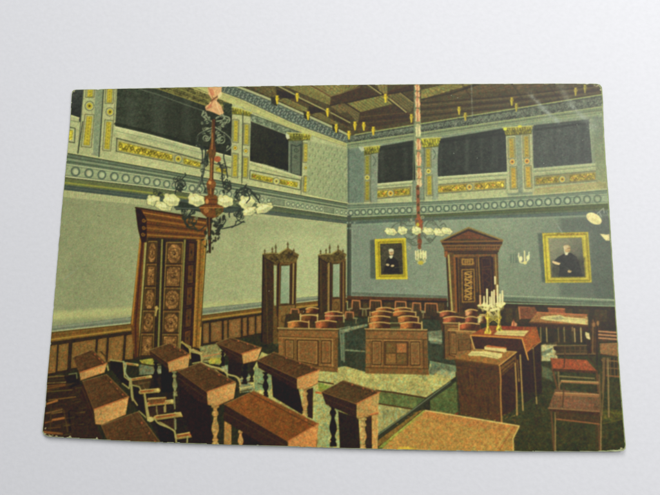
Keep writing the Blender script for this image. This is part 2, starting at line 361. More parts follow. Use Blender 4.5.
# ---- right wall upper storey
part('printed_gallery_wall')
g_top = H_([347, 358, 450, 550, 602, 612], [137.5, 134.7, 119.7, 103.8, 95.5, 94]); g_fri = H_([347, 450, 550, 603, 612], [143.5, 128.8, 114.7, 107, 105.6]); g_mol = H_([347, 440, 498, 550, 603, 612], [149, 136.3, 128, 120.5, 115.5, 114.5])
C0 = H_([347, 450, 550, 608, 615], [205, 200.8, 195, 190, 189.5])
strip(g_top, C0, 347.5, 612, grad((348, 170), (116, 130, 110), (600, 150), (116, 128, 104)), 'pale')
part('printed_carved_frieze')
strip(g_top, g_fri, 347.5, 612, grad((350, 138), (72, 80, 68), (600, 100), (80, 86, 72)), 'carve')
for i, x in enumerate(np.arange(357, 602, 5.6)):
    y = g_top(x)*.48 + g_fri(x)*.52; k = (g_fri(x)-g_top(x))*.27; a_ = .75 if x < 520 else .4; j_ = rng.uniform(-.5, .5)
    spiral((x + j_, y), k*1.1, rng.uniform(0, 360), 1.2 if i % 2 else -1.2, .8, (122, 134, 112), .25, a_)
    line(curve([(x-2.8, y+k*.9), (x-1.2, y+.2*k), (x+1.6, y-k*.9), (x+2.9, y-k*.4)]), .7, (108, 120, 100), a_*.9)
    line(curve([(x-2, y+k*1.2), (x, y+.6*k), (x+1.5, y+1.2*k)]), .7, (40, 46, 38), a_)
along(g_top, 355, 603, 1.1, (140, 150, 92)); along(off(g_top, 1.5), 355, 603, .8, (50, 56, 46), .8)
strip(g_fri, g_mol, 347.5, 612, (112, 124, 96), 'pale'); along(off(g_fri, .4), 348, 603, .9, (150, 160, 108)); along(mix(g_fri, g_mol, .45), 348, 603, .6, (82, 92, 72)); along(mix(g_fri, g_mol, .62), 348, 603, .6, (142, 152, 114), .8); along(mix(g_fri, g_mol, .95), 348, 603, .9, (136, 150, 112), .9)
for x in np.arange(352, 600, 2.1): line([(x, mix(g_fri, g_mol, .2)(x)), (x, mix(g_fri, g_mol, .42)(x))], .6, (74, 84, 66), .5)
part('printed_gallery_wall'); fill([(348, 151), (364, 148), (364, 204), (348, 205)], (100, 116, 102), 'pale'); line([(348.6, 149), (348.6, 205)], 1.0, (72, 84, 74))
def opening(pts, c0, c1, edge=True):
    part('printed_gallery_opening'); p = np.array(pts)
    fill(pts, grad(p[0], c0, p[2], c1), 'dark')
    if edge: line([pts[0], pts[1]], 2.0, mul(c0, .8), .8); line([pts[0], pts[3]], .7, (128, 138, 116), .7)
opening([(378, 148), (415, 141.5), (415, 180.5), (377.2, 184)], (48, 52, 44), (38, 42, 34))
opening([(438.5, 140.5), (505, 129.5), (506.5, 172), (436, 177.2)], (44, 49, 42), (42, 48, 41))
opening([(531.7, 127), (588, 121), (591.8, 163.4), (532.5, 168.6)], (66, 73, 66), (58, 65, 59))
line([(588.5, 121), (592, 166)], 1.0, (136, 148, 118), .8)
for x0, x1, n_ in ((380, 411, 6), (440, 503, 12), (535, 588, 9)):
    for _ in range(n_):
        x = rng.uniform(x0, x1); d_ = rng.uniform(-3, 3); yt_ = 147 - (x-378)*.128; yb_ = 182.5 - (x-378)*.092
        fill([(x-1.5, yt_+3), (x+1.5, yt_+3), (x+1.5+d_*.3, yb_-3), (x-1.5+d_*.3, yb_-3)], (72, 80, 70) if rng.random() < .5 else (32, 36, 30), None, .3, soft=3, setid=False)
    line([(x0, 147 - (x0-378)*.128 + 3.5), (x1, 147 - (x1-378)*.128 + 3.5)], 2.4, (30, 34, 28), .55)
for _ in range(80):
    x, y = rng.uniform(440, 590), rng.uniform(140, 168)
    if 500 < x < 534: continue
    fill(ell((x, y), .5, .5), (104, 114, 100), a=.35, setid=False)
# parapets on the right
def parapet(x0, x1, ya, yb, za, zb, pa, pb_, ylw, ros, dim=0.0, segs=((0, .44), (.56, 1))):
    part('printed_parapet_panel')
    c = lerp((160, 168, 124), (134, 142, 106), dim)
    fill([(x0, ya), (x1, yb), (x1, C0(x1)), (x0, C0(x0))], c, 'pale')
    line([(x0, ya+.6), (x1, yb+.6)], 1.1, lerp((188, 194, 150), (146, 156, 120), dim)); line([(x0, ya+3), (x1, yb+3)], .8, (108, 120, 96), .9); line([(x0, ya+4.6), (x1, yb+4.6)], .6, (176, 182, 138), .7)
    q = [(x0+2, pa[0]), (x1-1.5, pb_[0]), (x1-1.5, pb_[1]), (x0+2, pa[1])]
    fill(q, lerp((146, 142, 100), (120, 120, 86), dim), 'pale'); line(q, .9, (88, 92, 70), .9, close=True)
    sub('ornament_band'); y = qrect(q, .03, .2, .97, .84)
    for a, b in segs: scrollwork(qrect(y, a, 0, b, 1), 4, lerp(ylw, (138, 126, 58), dim), alt=[lerp((196, 130, 48), (130, 110, 56), dim), lerp((150, 140, 44), (112, 110, 50), dim)])
    sub('rosette'); rosette(ros, 3.7, lerp((196, 156, 64), (168, 148, 60), dim)); sub()
parapet(371, 412, 184.6, 181, 0, 0, (190, 199.5), (187, 196), (168, 154, 58), (390.5, 193.8))
parapet(434, 507, 177.5, 172.4, 0, 0, (185.3, 194), (179.5, 189.2), (176, 154, 58), (469.2, 187.5))
parapet(532, 600, 169.2, 163.5, 0, 0, (177, 186), (171, 181), (176, 152, 48), (561.7, 179.8), .55, ((0, .4), (.55, .96)))
fill([(592, 118), (606, 117), (610, 186), (596, 188)], grad((592, 120), (104, 116, 100), (606, 180), (124, 132, 92)), 'pale')
strip(off(C0, -7.5), C0, 533, 612, (150, 142, 100), 'pale', a=.6, soft=3); line([(534, 190), (600, 183)], 1.0, (158, 112, 84), .35)
# pilasters E F G
pilaster(T(340,83,'144,430 184,432 180,1010 142,1010'), T(340,83,'182,420 226,415 222,950 180,1000'), (122, 134, 114), (150, 158, 122))
insert(T(340,83,'147,434 180,434 178,556 148,558'), (140, 136, 56)); insert(T(340,160,'148,125 180,125 178,248 147,250'), (150, 140, 56)); sub('rosette'); rosette(T(340,160,'163,108')[0], 3.0, (184, 172, 76)); sub()
sub('capital'); capital(T(340,83,'142,388 238,378 234,420 146,436'), (150, 150, 56)); fill(T(340,83,'112,385 140,388 148,408 130,416 116,400'), (166, 176, 150)); sub(); line(T(340,83,'186,435 182,900'), .7, (80, 90, 72)); line(T(340,83,'196,440 216,470 200,500'), .8, (76, 88, 74))
pilaster(T(340,83,'502,392 548,386 556,955 504,962'), T(340,83,'545,385 584,380 590,940 550,955'), (130, 142, 120), (156, 164, 124))
insert(T(340,83,'508,394 545,390 546,512 512,514'), (156, 144, 52)); insert(T(340,160,'515,95 552,92 556,215 516,218'), (172, 154, 52)); sub('rosette'); rosette(T(340,160,'530,70')[0], 3.1, (190, 176, 74)); sub()
sub('capital'); capital(T(340,83,'482,338 602,330 590,384 496,392'), (168, 164, 52)); sub(); line(T(340,83,'504,395 504,960'), .8, (84, 92, 74)); line(T(340,83,'556,400 574,430 560,460'), .8, (80, 92, 76))
pilaster(T(440,83,'394,322 450,320 466,660 404,664'), T(440,83,'448,318 484,316 500,655 462,660'), (122, 134, 112), (160, 164, 124))
insert(T(440,83,'404,332 444,330 450,456 408,458'), (164, 142, 60)); insert(T(440,160,'416,44 456,42 462,176 420,178'), (180, 150, 56)); sub('rosette'); rosette(T(440,83,'431,476')[0], 3.6, (198, 142, 60)); sub()
pilaster(T(440,83,'484,308 544,306 560,655 496,660'), T(440,83,'538,306 550,306 566,652 554,655'), (138, 146, 112), (160, 164, 124))
insert(T(440,83,'494,318 532,316 538,452 498,455'), (164, 142, 60)); insert(T(440,160,'502,38 544,36 550,172 508,174'), (180, 150, 56)); sub('rosette'); rosette(T(440,83,'519,472')[0], 3.6, (198, 142, 60)); sub()
sub('capital'); capital(T(440,83,'378,272 548,262 546,308 392,320'), (140, 132, 54)); fill(ell(T(440,83,'388,280')[0], 2.0, 1.5), (196, 200, 62)); fill(ell(T(440,83,'476,265')[0], 2.0, 1.4), (196, 190, 62)); sub()

# ---- cornice round the room
T1 = H_([45, 66, 150, 347, 352], [160.6, 164, 176.4, 210.2, 210.8]); T2 = H_([45, 66, 150, 347, 352], [174.5, 177, 187, 216.8, 217.2]); T3 = H_([45, 66, 150, 250, 347, 352], [188, 190.5, 200.5, 213.0, 224.2, 224.6]); T4 = H_([45, 66, 150, 250, 347, 352], [194.8, 197.8, 206.5, 216.5, 225, 225.2])
part('printed_cornice', 'long moulded cornice with a row of rings on the left wall')
strip(T0, T1, 45, 348, (98, 112, 92), 'pale'); along(T0, 45, 348, 1.2, (66, 74, 56)); along(off(T0, -1.2), 60, 348, .8, (196, 196, 140), .8)
along(mix(T0, T1, .35), 45, 348, .8, (66, 78, 62)); along(mix(T0, T1, .55), 45, 348, 1.3, (132, 144, 112)); along(mix(T0, T1, .78), 45, 348, 1.1, (74, 86, 68))
strip(T1, T2, 45, 348, (146, 158, 122), 'pale'); along(off(T1, .4), 45, 348, .8, (178, 186, 146)); along(mix(T1, T2, .12), 45, 348, .5, (92, 104, 84)); along(mix(T1, T2, .9), 45, 348, .7, (96, 108, 86))
along(T2, 45, 348, 1.1, (182, 188, 146)); along(off(T2, 1.5), 45, 348, .9, (74, 82, 62))
strip(off(T2, 1.6), T3, 45, 348, grad((66, 180), (96, 104, 66), (340, 222), (74, 86, 68)), 'pale')
along(mix(T2, T3, .45), 45, 220, 1.6, (140, 144, 66), .9); along(mix(T2, T3, .45), 220, 347, 1.0, (100, 108, 76), .7); strip(mix(T2, T3, .62), T3, 45, 348, (66, 78, 72), 'pale'); along(mix(T2, T3, .8), 45, 348, .8, (92, 102, 84), .7)
sub('ring_moulding')
for x in (76.2, 89.7, 102.5, 115, 126.3, 137.5, 147.2, 157.5, 167.2, 175.5, 184, 192.5, 200, 207.5, 215, 222.5, 229.5, 236.5, 243.5, 250):
    ring((x, T1(x)*.5 + T2(x)*.5), np.interp(x, [76, 250], [4.0, 2.3]))
for x in np.linspace(262.5, 269, 2): ring((x, T1(x)*.5+T2(x)*.5), 1.8)
for a, b in ((271.5, 284.5), (324.5, 334)): fill([(a, T1(a)+1), (b, T1(b)+1), (b, T2(b)-1), (a, T2(a)-1)], (116, 128, 102), 'pale'); line([(a, T1(a)+1), (b, T1(b)+1), (b, T2(b)-1), (a, T2(a)-1)], .5, (80, 92, 72), close=True)
for x in np.linspace(288.5, 321.5, 8): ring((x, T1(x)*.5+T2(x)*.5), 1.7)
for x in np.linspace(337, 346, 3): ring((x, T1(x)*.5+T2(x)*.5), 1.5)
part('printed_cornice', 'shorter moulded cornice with a row of rings on the right wall')
C1 = H_([347, 450, 550, 605, 615], [209.8, 204.6, 198.2, 194.5, 194]); C2 = H_([347, 450, 550, 605, 615], [216.8, 212.5, 206.0, 203, 202.5]); C3 = H_([347, 450, 550, 608, 615], [224.8, 220.2, 217, 214.5, 214])
strip(C0, C1, 347.5, 614, (104, 120, 100), 'pale'); along(off(C0, -.8), 348, 612, .9, (176, 184, 134), .7); along(mix(C0, C1, .3), 348, 612, .8, (78, 90, 74)); along(mix(C0, C1, .7), 348, 612, .9, (84, 100, 84), .8); along(mix(C0, C1, .5), 348, 612, .6, (132, 146, 118), .8)
strip(C1, C2, 347.5, 614, (134, 150, 122), 'pale'); along(C1, 348, 614, .7, (160, 174, 140)); along(mix(C1, C2, .1), 348, 614, .5, (84, 98, 80)); along(mix(C1, C2, .92), 348, 614, .5, (84, 98, 80)); along(off(C2, .5), 348, 614, .9, (152, 168, 130))
strip(off(C2, 1), C3, 347.5, 614, grad((350, 220), (66, 78, 66), (600, 208), (72, 82, 50)), 'pale'); along(mix(C2, C3, .35), 348, 614, 1.2, (82, 90, 48), .8); along(mix(C2, C3, .6), 348, 614, .8, (110, 124, 102), .6); strip(mix(C2, C3, .68), C3, 347.5, 614, (78, 92, 84), 'pale')
sub('ring_moulding')
RX = [350.8, 357.2, 363.3, 370, 376.7, 383, 389.7, 396.2, 402.5, 409, 423.3, 430.8, 438.3, 446.3, 454.2, 462.2, 470, 478, 485.8, 494.2, 503, 511.7, 520.5, 529.5, 538.3, 547.5, 557, 566.7, 576.3, 586.3, 596.7]
for i, x in enumerate(RX):
    r = np.interp(x, [350, 597], [2.3, 3.4]); y = C1(x)*.5 + C2(x)*.5; d = np.clip((x-560)/50, 0, 1)
    ring((x, y), r, lerp((70, 86, 74), (96, 108, 86), d), lerp((158, 172, 140), (134, 146, 116), d))
    if i+1 < len(RX): xm = (x+RX[i+1])/2; fill(ell((xm, C1(xm)*.5+C2(xm)*.5 + r*.55), .5, .5), (84, 98, 82), a=.8)

# ---- walls
part('printed_wall', 'plain yellow-green left wall')
strip(T3, T4, 45, 348, (168, 172, 128), 'pale')
for x in np.arange(66, 150, 2.2): line([(x, T3(x)+1.3), (x-.1, T4(x)-1.4)], .7, (140, 146, 104), .55)
fill([(45, 194.5), (66, 197.6), (150, 206.3), (250, 216.3), (347, 225), (348, 310), (200, 330), (40, 334)], grad3((55, 250), (132, 139, 106), (150, 262), (145, 152, 114), (160, 168, 126), (300, 270)), 'wall')
fill([(45, 196), (150, 206), (240, 216), (330, 225), (330, 234), (200, 232), (60, 214)], (132, 140, 104), None, .35, soft=14, setid=False)
strip(H_([45, 200, 347], [312, 303.5, 292]), H_([45, 200, 347], [321, 311, 296]), 50, 345, (174, 177, 122), 'wall', a=.75, soft=4)
for x in np.arange(54, 132, 2.6): line([(x, 319.5 - (x-54)*.095), (x, 323.5 - (x-54)*.095)], .5, (146, 148, 98), .35, setid=False)
part('printed_wall', 'grey-green right wall with paintings and sconces')
fill([(347.5, 224.5), (450, 220), (550, 216.8), (616, 214), (618, 312), (348, 304)], grad3((350, 260), (116, 129, 114), (480, 255), (126, 139, 116), (98, 108, 94), (612, 265)), 'wall')
fill([(560, 219), (614, 215), (618, 306), (598, 306), (590, 285), (589, 236), (560, 232)], (78, 88, 78), 'wall', .75, soft=5, setid=False)
fill([(558, 282), (600, 280), (612, 300), (560, 296)], (84, 94, 84), 'wall', .7, soft=6, setid=False)
along(off(C3, 1.0), 352, 614, 1.4, (132, 148, 124), .6)
fill([(347.2, 216), (351.2, 216), (351.2, 300), (346.8, 300)], (68, 76, 64), 'wall'); line([(346.2, 226), (346, 296)], 1.6, (158, 166, 124), .9); line([(352.3, 228), (352.3, 300)], .8, (140, 154, 134), .6); line([(348.4, 226), (348.2, 300)], .8, (42, 48, 40), .8)
for p in T(340,160,'45,378 62,378 88,378 45,412 62,412'): fill(ell(p, 1.0, 1.0), (118, 134, 118))
# ---- left dado: blue painted strip, wooden rail, panelled wainscot
part('printed_wainscot', 'brown panelled wainscot and rail along the left wall')
ba = H_([52, 131, 200, 264, 300, 347], [326.5, 316.8, 308.5, 301.8, 297.6, 293.5]); bb = H_([52, 131, 200, 264, 300, 347], [331, 322.6, 314.8, 306.6, 302, 297])
ra = H_([52, 131, 200, 264, 300, 347], [332.2, 323.8, 315.6, 307.4, 302.8, 297.8]); rb = H_([52, 131, 200, 264, 300, 347], [342, 331, 321.5, 312.5, 308.5, 302.5])
fl = H_([45, 85, 140, 203, 264, 300, 347], [378, 369, 361, 347.5, 336, 328, 320])
sub('painted_strip'); strip(ba, bb, 48, 347, (116, 124, 104), 'pale'); along(mix(ba, bb, .3), 48, 347, .8, (142, 150, 124), .8); along(mix(ba, bb, .7), 48, 347, .8, (92, 102, 88), .8); along(off(bb, .5), 48, 347, 1.0, (168, 178, 140)); sub()
strip(ra, rb, 46, 347, (112, 82, 44), 'wood'); along(off(ra, .6), 48, 347, 1.0, (74, 56, 30), .8); along(mix(ra, rb, .75), 48, 347, 1.4, (160, 124, 62)); along(mix(ra, rb, .4), 48, 347, .7, (88, 62, 34), .7)
strip(rb, fl, 44, 347, (50, 40, 24), 'wood')
sub('panel')
for xa, xb in ((49.5, 57.5), (59.5, 69), (73, 96), (98.6, 107), (109.6, 124), (126.8, 134.5)):
    fill([(xa+.5, rb(xa)+4), (xb+.5, rb(xb)+3.5), (xb-1, fl(xb)-3), (xa-1, fl(xa)-3.5)], (128, 94, 56), 'wood'); line([(xa+1.6, rb(xa)+5.2), (xb-.6, rb(xb)+4.7), (xb-2, fl(xb)-4.4), (xa+.4, fl(xa)-5)], .6, (100, 74, 40), .8, close=True)
for xa, xb in ((203.8, 209.2), (211.5, 222), (224.3, 227.6), (229.3, 241), (243.3, 247), (249.3, 255), (256.8, 262.5)):
    fill([(xa, rb(xa)+3), (xb, rb(xb)+2.6), (xb, fl(xb)-3.5), (xa, fl(xa)-4)], (128, 92, 58), 'wood'); line([(xa+.9, rb(xa)+4), (xb-.9, rb(xb)+3.6), (xb-.9, fl(xb)-4.6), (xa+.9, fl(xa)-5.2)], .6, (96, 70, 40), .8, close=True)
for xa, xb in ((298, 304), (306, 314), (316, 319)): fill([(xa, rb(xa)+2), (xb, rb(xb)+2), (xb, fl(xb)-2), (xa, fl(xa)-2)], (82, 60, 36), 'wood')
sub()
# ---- right dado
part('printed_wainscot', 'dark shaded wainscot along the right wall')
fill([(348, 298), (447, 300), (447, 330), (348, 326)], (52, 42, 28), 'wood'); fill([(500, 301), (616, 306), (618, 345), (500, 330)], (52, 44, 28), 'wood')
sub('painted_strip'); fill([(352, 291.5), (447, 295.6), (447, 298.5), (352, 295)], (94, 104, 88), 'pale'); line([(352, 291.6), (447, 295.4)], .8, (130, 146, 126))
fill([(503, 294.5), (616, 299.5), (616, 306), (503, 301.5)], (98, 111, 92), 'pale'); line([(503, 295.8), (614, 300.3)], 1.6, (150, 164, 134), .9)
for x in np.arange(505, 612, 2.4): line([(x, 295 + (x-505)*.043), (x+.2, 297 + (x-505)*.043)], .6, (112, 128, 106), .7)
line([(503, 298.7), (614, 302.8)], .8, (74, 86, 72), .8); line([(503, 303.2), (616, 306.4)], 1.0, (136, 160, 128)); sub()
sub('rail'); fill([(347, 296), (447, 298.5), (447, 301.4), (347, 300.2)], (80, 52, 36), 'wood'); line([(347, 300.3), (447, 301.6)], 1.0, (34, 28, 18)); sub()
sub('panel')
for xa, xb in ((349.5, 352), (354, 358), (363, 367), (384, 391), (409, 416), (424, 430), (438, 444)): fill([(xa, 303), (xb, 303), (xb, 318), (xa, 318)], (78, 62, 40), 'wood', .8)
for xa, xb in ((505, 512), (515, 519), (560, 572), (578, 588), (594, 606)): fill([(xa, 308+(xa-505)*.02), (xb, 308+(xb-505)*.02), (xb, 322), (xa, 322)], (72, 60, 38), 'wood', .7)
sub()
# ---- floor
part('printed_floor', 'shadowed dark green floor with a pale worn carpet runner')
fill([(30, 385), (85, 367), (140, 359), (203, 346), (264, 334), (300, 326), (347, 316), (447, 320), (500, 324), (625, 334), (640, 470), (30, 470)], (44, 44, 30), 'floor')
fill([(262, 336), (300, 326), (347, 318), (447, 320), (470, 330), (455, 375), (345, 374), (338, 372), (285, 352)], (52, 57, 43), 'floor')
for p, c in (('0,120 60,105 150,85 190,90 40,130 20,140', (138, 144, 108)), ('40,130 60,120 160,200 150,240 45,240', (56, 64, 50)), ('30,235 150,245 150,252 30,245', (136, 144, 106)), ('520,130 610,120 610,205 540,200', (108, 116, 90)), ('530,165 610,175 610,190 530,185', (146, 154, 118)), ('525,215 610,225 610,300 525,300', (56, 64, 48)), ('0,150 30,140 30,310 5,300', (84, 98, 78))):
    fill(T(340,310,p), c, 'floor', .9, soft=1)
fill([(340, 366), (366, 373), (340, 376), (320, 372)], (70, 84, 64), 'floor', .8, soft=2)
sub('carpet_runner', 'pale yellow-green sunlit carpet runner')
fill([(262, 352), (300, 366), (318, 371.5), (345, 366), (366, 372), (428, 374.5), (430, 361), (456, 366), (456, 376), (441, 387), (378, 433), (374, 450), (300, 450), (245, 385)], (166, 162, 106), 'floor')
fill([(429, 361), (457, 366), (457, 372), (434, 371)], (96, 112, 86), 'floor', .9, soft=1.5); fill([(440, 368), (456, 373), (452, 378), (430, 372)], (150, 156, 116), 'floor', .8, soft=2)
fill([(430, 366), (442, 368), (434, 375), (428, 374)], (84, 92, 72), 'floor', .8, soft=1.5)
for _ in range(60):
    x, y = rng.uniform(330, 440), rng.uniform(372, 404); fill(ell((x, y), rng.uniform(2, 6), .7, 6), (178, 174, 104) if rng.random() < .55 else (138, 136, 80), a=.3, setid=False)
sub('carpet_border', 'dark green carpet border between brown lines')
fill(T(340,375,'215,95 520,140 445,205 225,168'), (90, 102, 58), 'floor'); line(T(340,375,'215,92 320,104 520,138'), 1.7, (66, 48, 30)); line(T(340,375,'228,170 440,205'), 1.5, (72, 50, 30))
fill(T(240,375,'470,45 560,70 510,110 470,90'), (124, 140, 62), 'floor'); line(T(240,375,'470,38 560,52'), 1.4, (60, 46, 28)); fill(ell((318.5, 392.6), 3.5, .9, 8), (188, 92, 50))
fill(T(340,375,'230,176 440,208 230,360'), (146, 146, 100), 'floor')
fill(T(440,375,'-60,150 112,26 118,235 70,245 0,232 -60,225'), (80, 92, 52), 'floor')
line(T(340,375,'660,52 530,140 440,215 225,368'), 4.6, (50, 52, 38)); line(T(340,375,'660,40 440,204 228,356'), .9, (122, 136, 104), .8)
fill(T(340,375,'470,215 500,205 260,405 228,425 228,388'), (122, 92, 48), 'floor'); fill(T(340,375,'500,210 510,215 380,330 255,435 225,435'), (136, 142, 62), 'floor'); line(T(340,375,'500,214 300,380'), 1.0, (164, 172, 84), .8)
fill(T(440,375,'70,245 118,205 122,225 96,245'), (92, 50, 28), 'floor')
sub()
part('printed_floor', 'dark green carpeted floor under the tables at the right')
fill([(455, 372), (535, 352), (560, 340), (620, 352), (640, 470), (505, 470), (515, 426), (458, 415)], (54, 55, 34), 'floor')
for _ in range(240):
    x, y = rng.uniform(500, 625), rng.uniform(395, 450); line([(x, y), (x + rng.uniform(-2.5, 2.5), y + rng.uniform(-1, 1))], rng.uniform(.7, 1.4), (80, 80, 44) if rng.random() < .5 else (32, 36, 22), .5, setid=False)
fill([(540, 345), (556, 342), (557, 361), (540, 361)], (168, 166, 126), 'floor', .95, soft=1.2); fill([(540, 352), (552, 348), (550, 352), (541, 356)], (80, 88, 66), 'floor', .7)
fill([(541, 366), (556, 372), (552, 381), (541, 377)], (104, 112, 82), 'floor', .6, soft=2.5)
for p in ('430,290 550,262 560,258', '470,222 545,232', '440,250 500,275'): line(T(530,375,p), 1.0, (104, 98, 44), .6)
fill([(596, 409), (622, 410), (622, 418), (600, 420)], (104, 98, 36), 'floor', .4, soft=3)
# ---- left door
WD = (118, 82, 42); WDK = (52, 40, 22)
part('printed_door', 'tall carved double door under a deep moulded lintel')
fill(T(30,200,'352,112 520,118 508,470 330,470',3), WDK, 'wood')
sub('jamb')
fill(T(30,200,'332,108 354,108 340,385 332,470 316,470 304,372',3), (98, 62, 34), 'wood'); line(T(30,200,'334,110 308,372',3), 1.4, (168, 116, 52)); line(T(30,200,'341,112 318,372 320,470',3), 1.8, (70, 40, 22)); line(T(30,200,'350,112 333,375 334,470',3), 2.0, (150, 146, 92)); line(T(30,200,'356,115 342,380 340,470',3), .8, (60, 52, 30))
fill(T(30,200,'318,30 355,60 352,128 336,128 326,90',3), (46, 32, 18), 'wood')
fill(T(30,200,'500,118 530,122 512,445 490,440',3), (136, 96, 48), 'wood'); line(T(30,200,'528,122 511,445',3), 1.0, (190, 150, 78)); line(T(30,200,'514,120 500,442',3), 1.1, (92, 66, 32)); line(T(30,200,'506,120 492,440',3), 1.0, (176, 130, 64), .8); line(T(30,200,'531,120 514,380',3), .8, (50, 40, 22))
sub('lintel', 'deep carved lintel with a projecting cornice')
fill(T(30,200,'318,22 340,26 530,58 534,76 524,120 346,112 330,70',3), (100, 62, 34), 'wood')
for y0, y1, w, c in ((27, 62, 2.2, (74, 48, 26)), (38, 70, 1.6, (164, 112, 58)), (48, 78, 1.4, (80, 50, 26)), (58, 84, 2.2, (142, 94, 48)), (72, 94, 1.3, (66, 42, 22)), (84, 102, 2.2, (132, 86, 46)), (96, 109, 1.4, (70, 46, 24)), (105, 116, 1.6, (150, 108, 56))):
    line(T(30,200,f'{336+ (y0-27)*.15},{y0} 528,{y1}',3), w*.75, c, .9)
line(T(30,200,'318,24 336,26 530,58',3), 1.2, (48, 32, 18)); fill(T(30,200,'318,24 336,30 352,60 352,112 340,125 330,75',3), (44, 30, 18), 'wood')
for p in ((343, 62), (343, 84), (341, 104)): spiral(T(30,200,f'{p[0]},{p[1]}',3)[0], 2.0, 0, 1.2, .8, (138, 96, 50))
def leaf(x_t, x_b, yt, yb, panels):
    q = [(x_t[0], yt), (x_t[1], yt), (x_b[1], yb), (x_b[0], yb)]
    sub('leaf'); fill(q, (112, 84, 52), 'wood'); line(q, 1.2, (48, 38, 20), close=True); line(qrect(q, .08, .005, .92, .995), .7, (150, 122, 70), .8, close=True)
    n = len(panels)
    for i, kind in enumerate(panels):
        v0 = i/n + .018; v1 = (i+1)/n - .012; r = qrect(q, .13, v0, .87, v1); f = qmap(r)
        fill(r, (128, 92, 58), 'carve'); line(r, 1.2, (56, 42, 24), close=True)
        if kind == 'o':
            o = [f(.3, 0), f(.7, 0), f(1, .25), f(1, .75), f(.7, 1), f(.3, 1), f(0, .75), f(0, .25)]
            for tri in ((f(0, 0), f(.3, 0), f(0, .25)), (f(1, 0), f(1, .25), f(.7, 0)), (f(1, 1), f(.7, 1), f(1, .75)), (f(0, 1), f(0, .75), f(.3, 1))): fill(tri, (70, 54, 32), 'wood')
            line(o, .9, (72, 52, 30), close=True)
        w = math.dist(f(0, .5), f(1, .5))/2
        if kind == 'o': line(ell(f(.5, .5), w*.72, 5.3), .8, (84, 58, 34), .9, close=True); line(ell(f(.5, .5), w*.45, 3.4), .7, (170, 128, 80), .8, close=True)
        else: line(qrect(r, .14, .1, .86, .9), .8, (92, 64, 38), .9, close=True)
        for k in range(8):
            a = k*math.pi/4; c = f(.5, .5); fill(ell((c[0] + w*.5*math.cos(a), c[1] + 3.4*math.sin(a)), .8, .8), (96, 66, 40), a=.6)
        fill(ell(f(.5, .5), w*.22, 1.9), (66, 46, 30)); fill(ell((f(.5, .5)[0]-.4, f(.5, .5)[1]-.6), w*.1, .8), (168, 126, 84), a=.8)
        line([f(-.05, 1.03), f(1.05, 1.03)], 1.2, (48, 36, 20), .9)
    sub()
leaf((148.5, 158.3), (139.5, 154.5), 241, 357, 'osoos')
leaf((166, 184.6), (160.5, 179.5), 242, 357, 'osoos')
sub('astragal'); fill(T(30,200,'387,118 408,120 394,470 372,470',3), (50, 40, 22), 'wood'); line(T(30,200,'398,120 386,470',3), 1.6, (128, 126, 76)); line(T(30,200,'404,120 396,470',3), .8, (30, 26, 14)); sub()
sub('door_handle'); fill(T(140,237,'92,420 105,412 116,430 106,442 100,480 92,470 96,440'), (172, 150, 92)); sub()
sub('reveal'); fill(T(30,200,'470,122 504,124 488,445 452,460',3), (58, 40, 22), 'wood'); line(T(30,200,'466,122 450,465',3), 1.8, (124, 118, 70)); line(T(30,200,'472,122 455,465',3), .8, (34, 26, 14))
for v0, v1 in ((.02, .19), (.22, .39), (.42, .59), (.62, .79), (.82, .97)): r = qrect(T(30,200,'476,122 500,124 486,445 460,455',3), .1, v0, .85, v1); fill(r, (84, 56, 30), 'wood'); line(r, .7, (36, 26, 14), close=True); fill(ell(qmap(r)(.5, .5), .8, 2), (50, 36, 20))
sub()
# ---- right door
part('printed_door', 'smaller dark door under a triangular pediment')
fill([(445.5, 253), (497.5, 252), (497.5, 313), (449, 313)], (56, 42, 26), 'wood')
sub('pediment', 'triangular pediment')
fill([(440.5, 241.5), (468.3, 227.6), (502.3, 240.8), (501.3, 246), (442.5, 246.5)], (74, 56, 34), 'wood'); fill([(449.5, 239.6), (468.3, 231.5), (491, 239)], (98, 60, 38), 'wood')
line([(440.5, 241), (468.3, 227.8), (502.3, 240.4)], 1.4, (130, 112, 66)); line([(444, 241.2), (468.3, 230.6), (498, 240.6)], 1.0, (40, 30, 18)); line([(441, 242), (502, 241.2)], 1.2, (124, 86, 50)); line([(442, 244), (501.5, 243.2)], 1.0, (46, 32, 20)); line([(443, 246), (501, 245.4)], .9, (132, 92, 54))
fill([(443, 246.5), (500.5, 246), (498, 252.5), (445, 253)], (94, 64, 38), 'wood'); line([(445, 249), (498, 248.6)], .9, (134, 94, 56), .8); line([(445, 252), (498, 251.6)], 1.0, (48, 34, 20))
for x in np.arange(447, 498, 2.4): line([(x, 246.8), (x, 248.2)], .8, (54, 38, 22), .8)
sub()
sub('jamb'); fill(T(440,237,'24,90 112,105 118,455 62,455 40,130'), (92, 66, 38), 'wood'); line(T(440,237,'50,110 62,300 72,455'), 1.6, (166, 156, 98)); line(T(440,237,'40,115 52,455'), .9, (46, 34, 20)); line(T(440,237,'84,120 96,450'), 1.6, (134, 80, 44)); line(T(440,237,'98,120 108,450'), 1.2, (40, 28, 16)); fill(T(440,237,'24,85 44,88 42,128 26,120'), (126, 78, 44), 'wood')
fill(T(440,237,'308,108 345,104 352,352 322,352'), (96, 70, 40), 'wood'); line(T(440,237,'330,108 340,350'), 1.0, (148, 124, 74)); line(T(440,237,'312,108 324,350'), 1.0, (36, 26, 16)); fill(T(440,237,'80,106 330,104 330,122 82,124'), (112, 78, 46), 'wood'); sub()
sub('leaf'); fill(T(440,237,'112,122 212,120 216,455 122,455'), (66, 48, 28), 'wood'); fill(T(440,237,'122,128 204,126 204,172 124,174'), (96, 70, 40), 'carve'); line(T(440,237,'132,136 194,134 194,164 132,166'), .9, (178, 132, 68), .9, close=True)
for u in (150, 163, 177): fill(ell(T(440,237,f'{u},150')[0], 1.0, 1.8), (150, 112, 58))
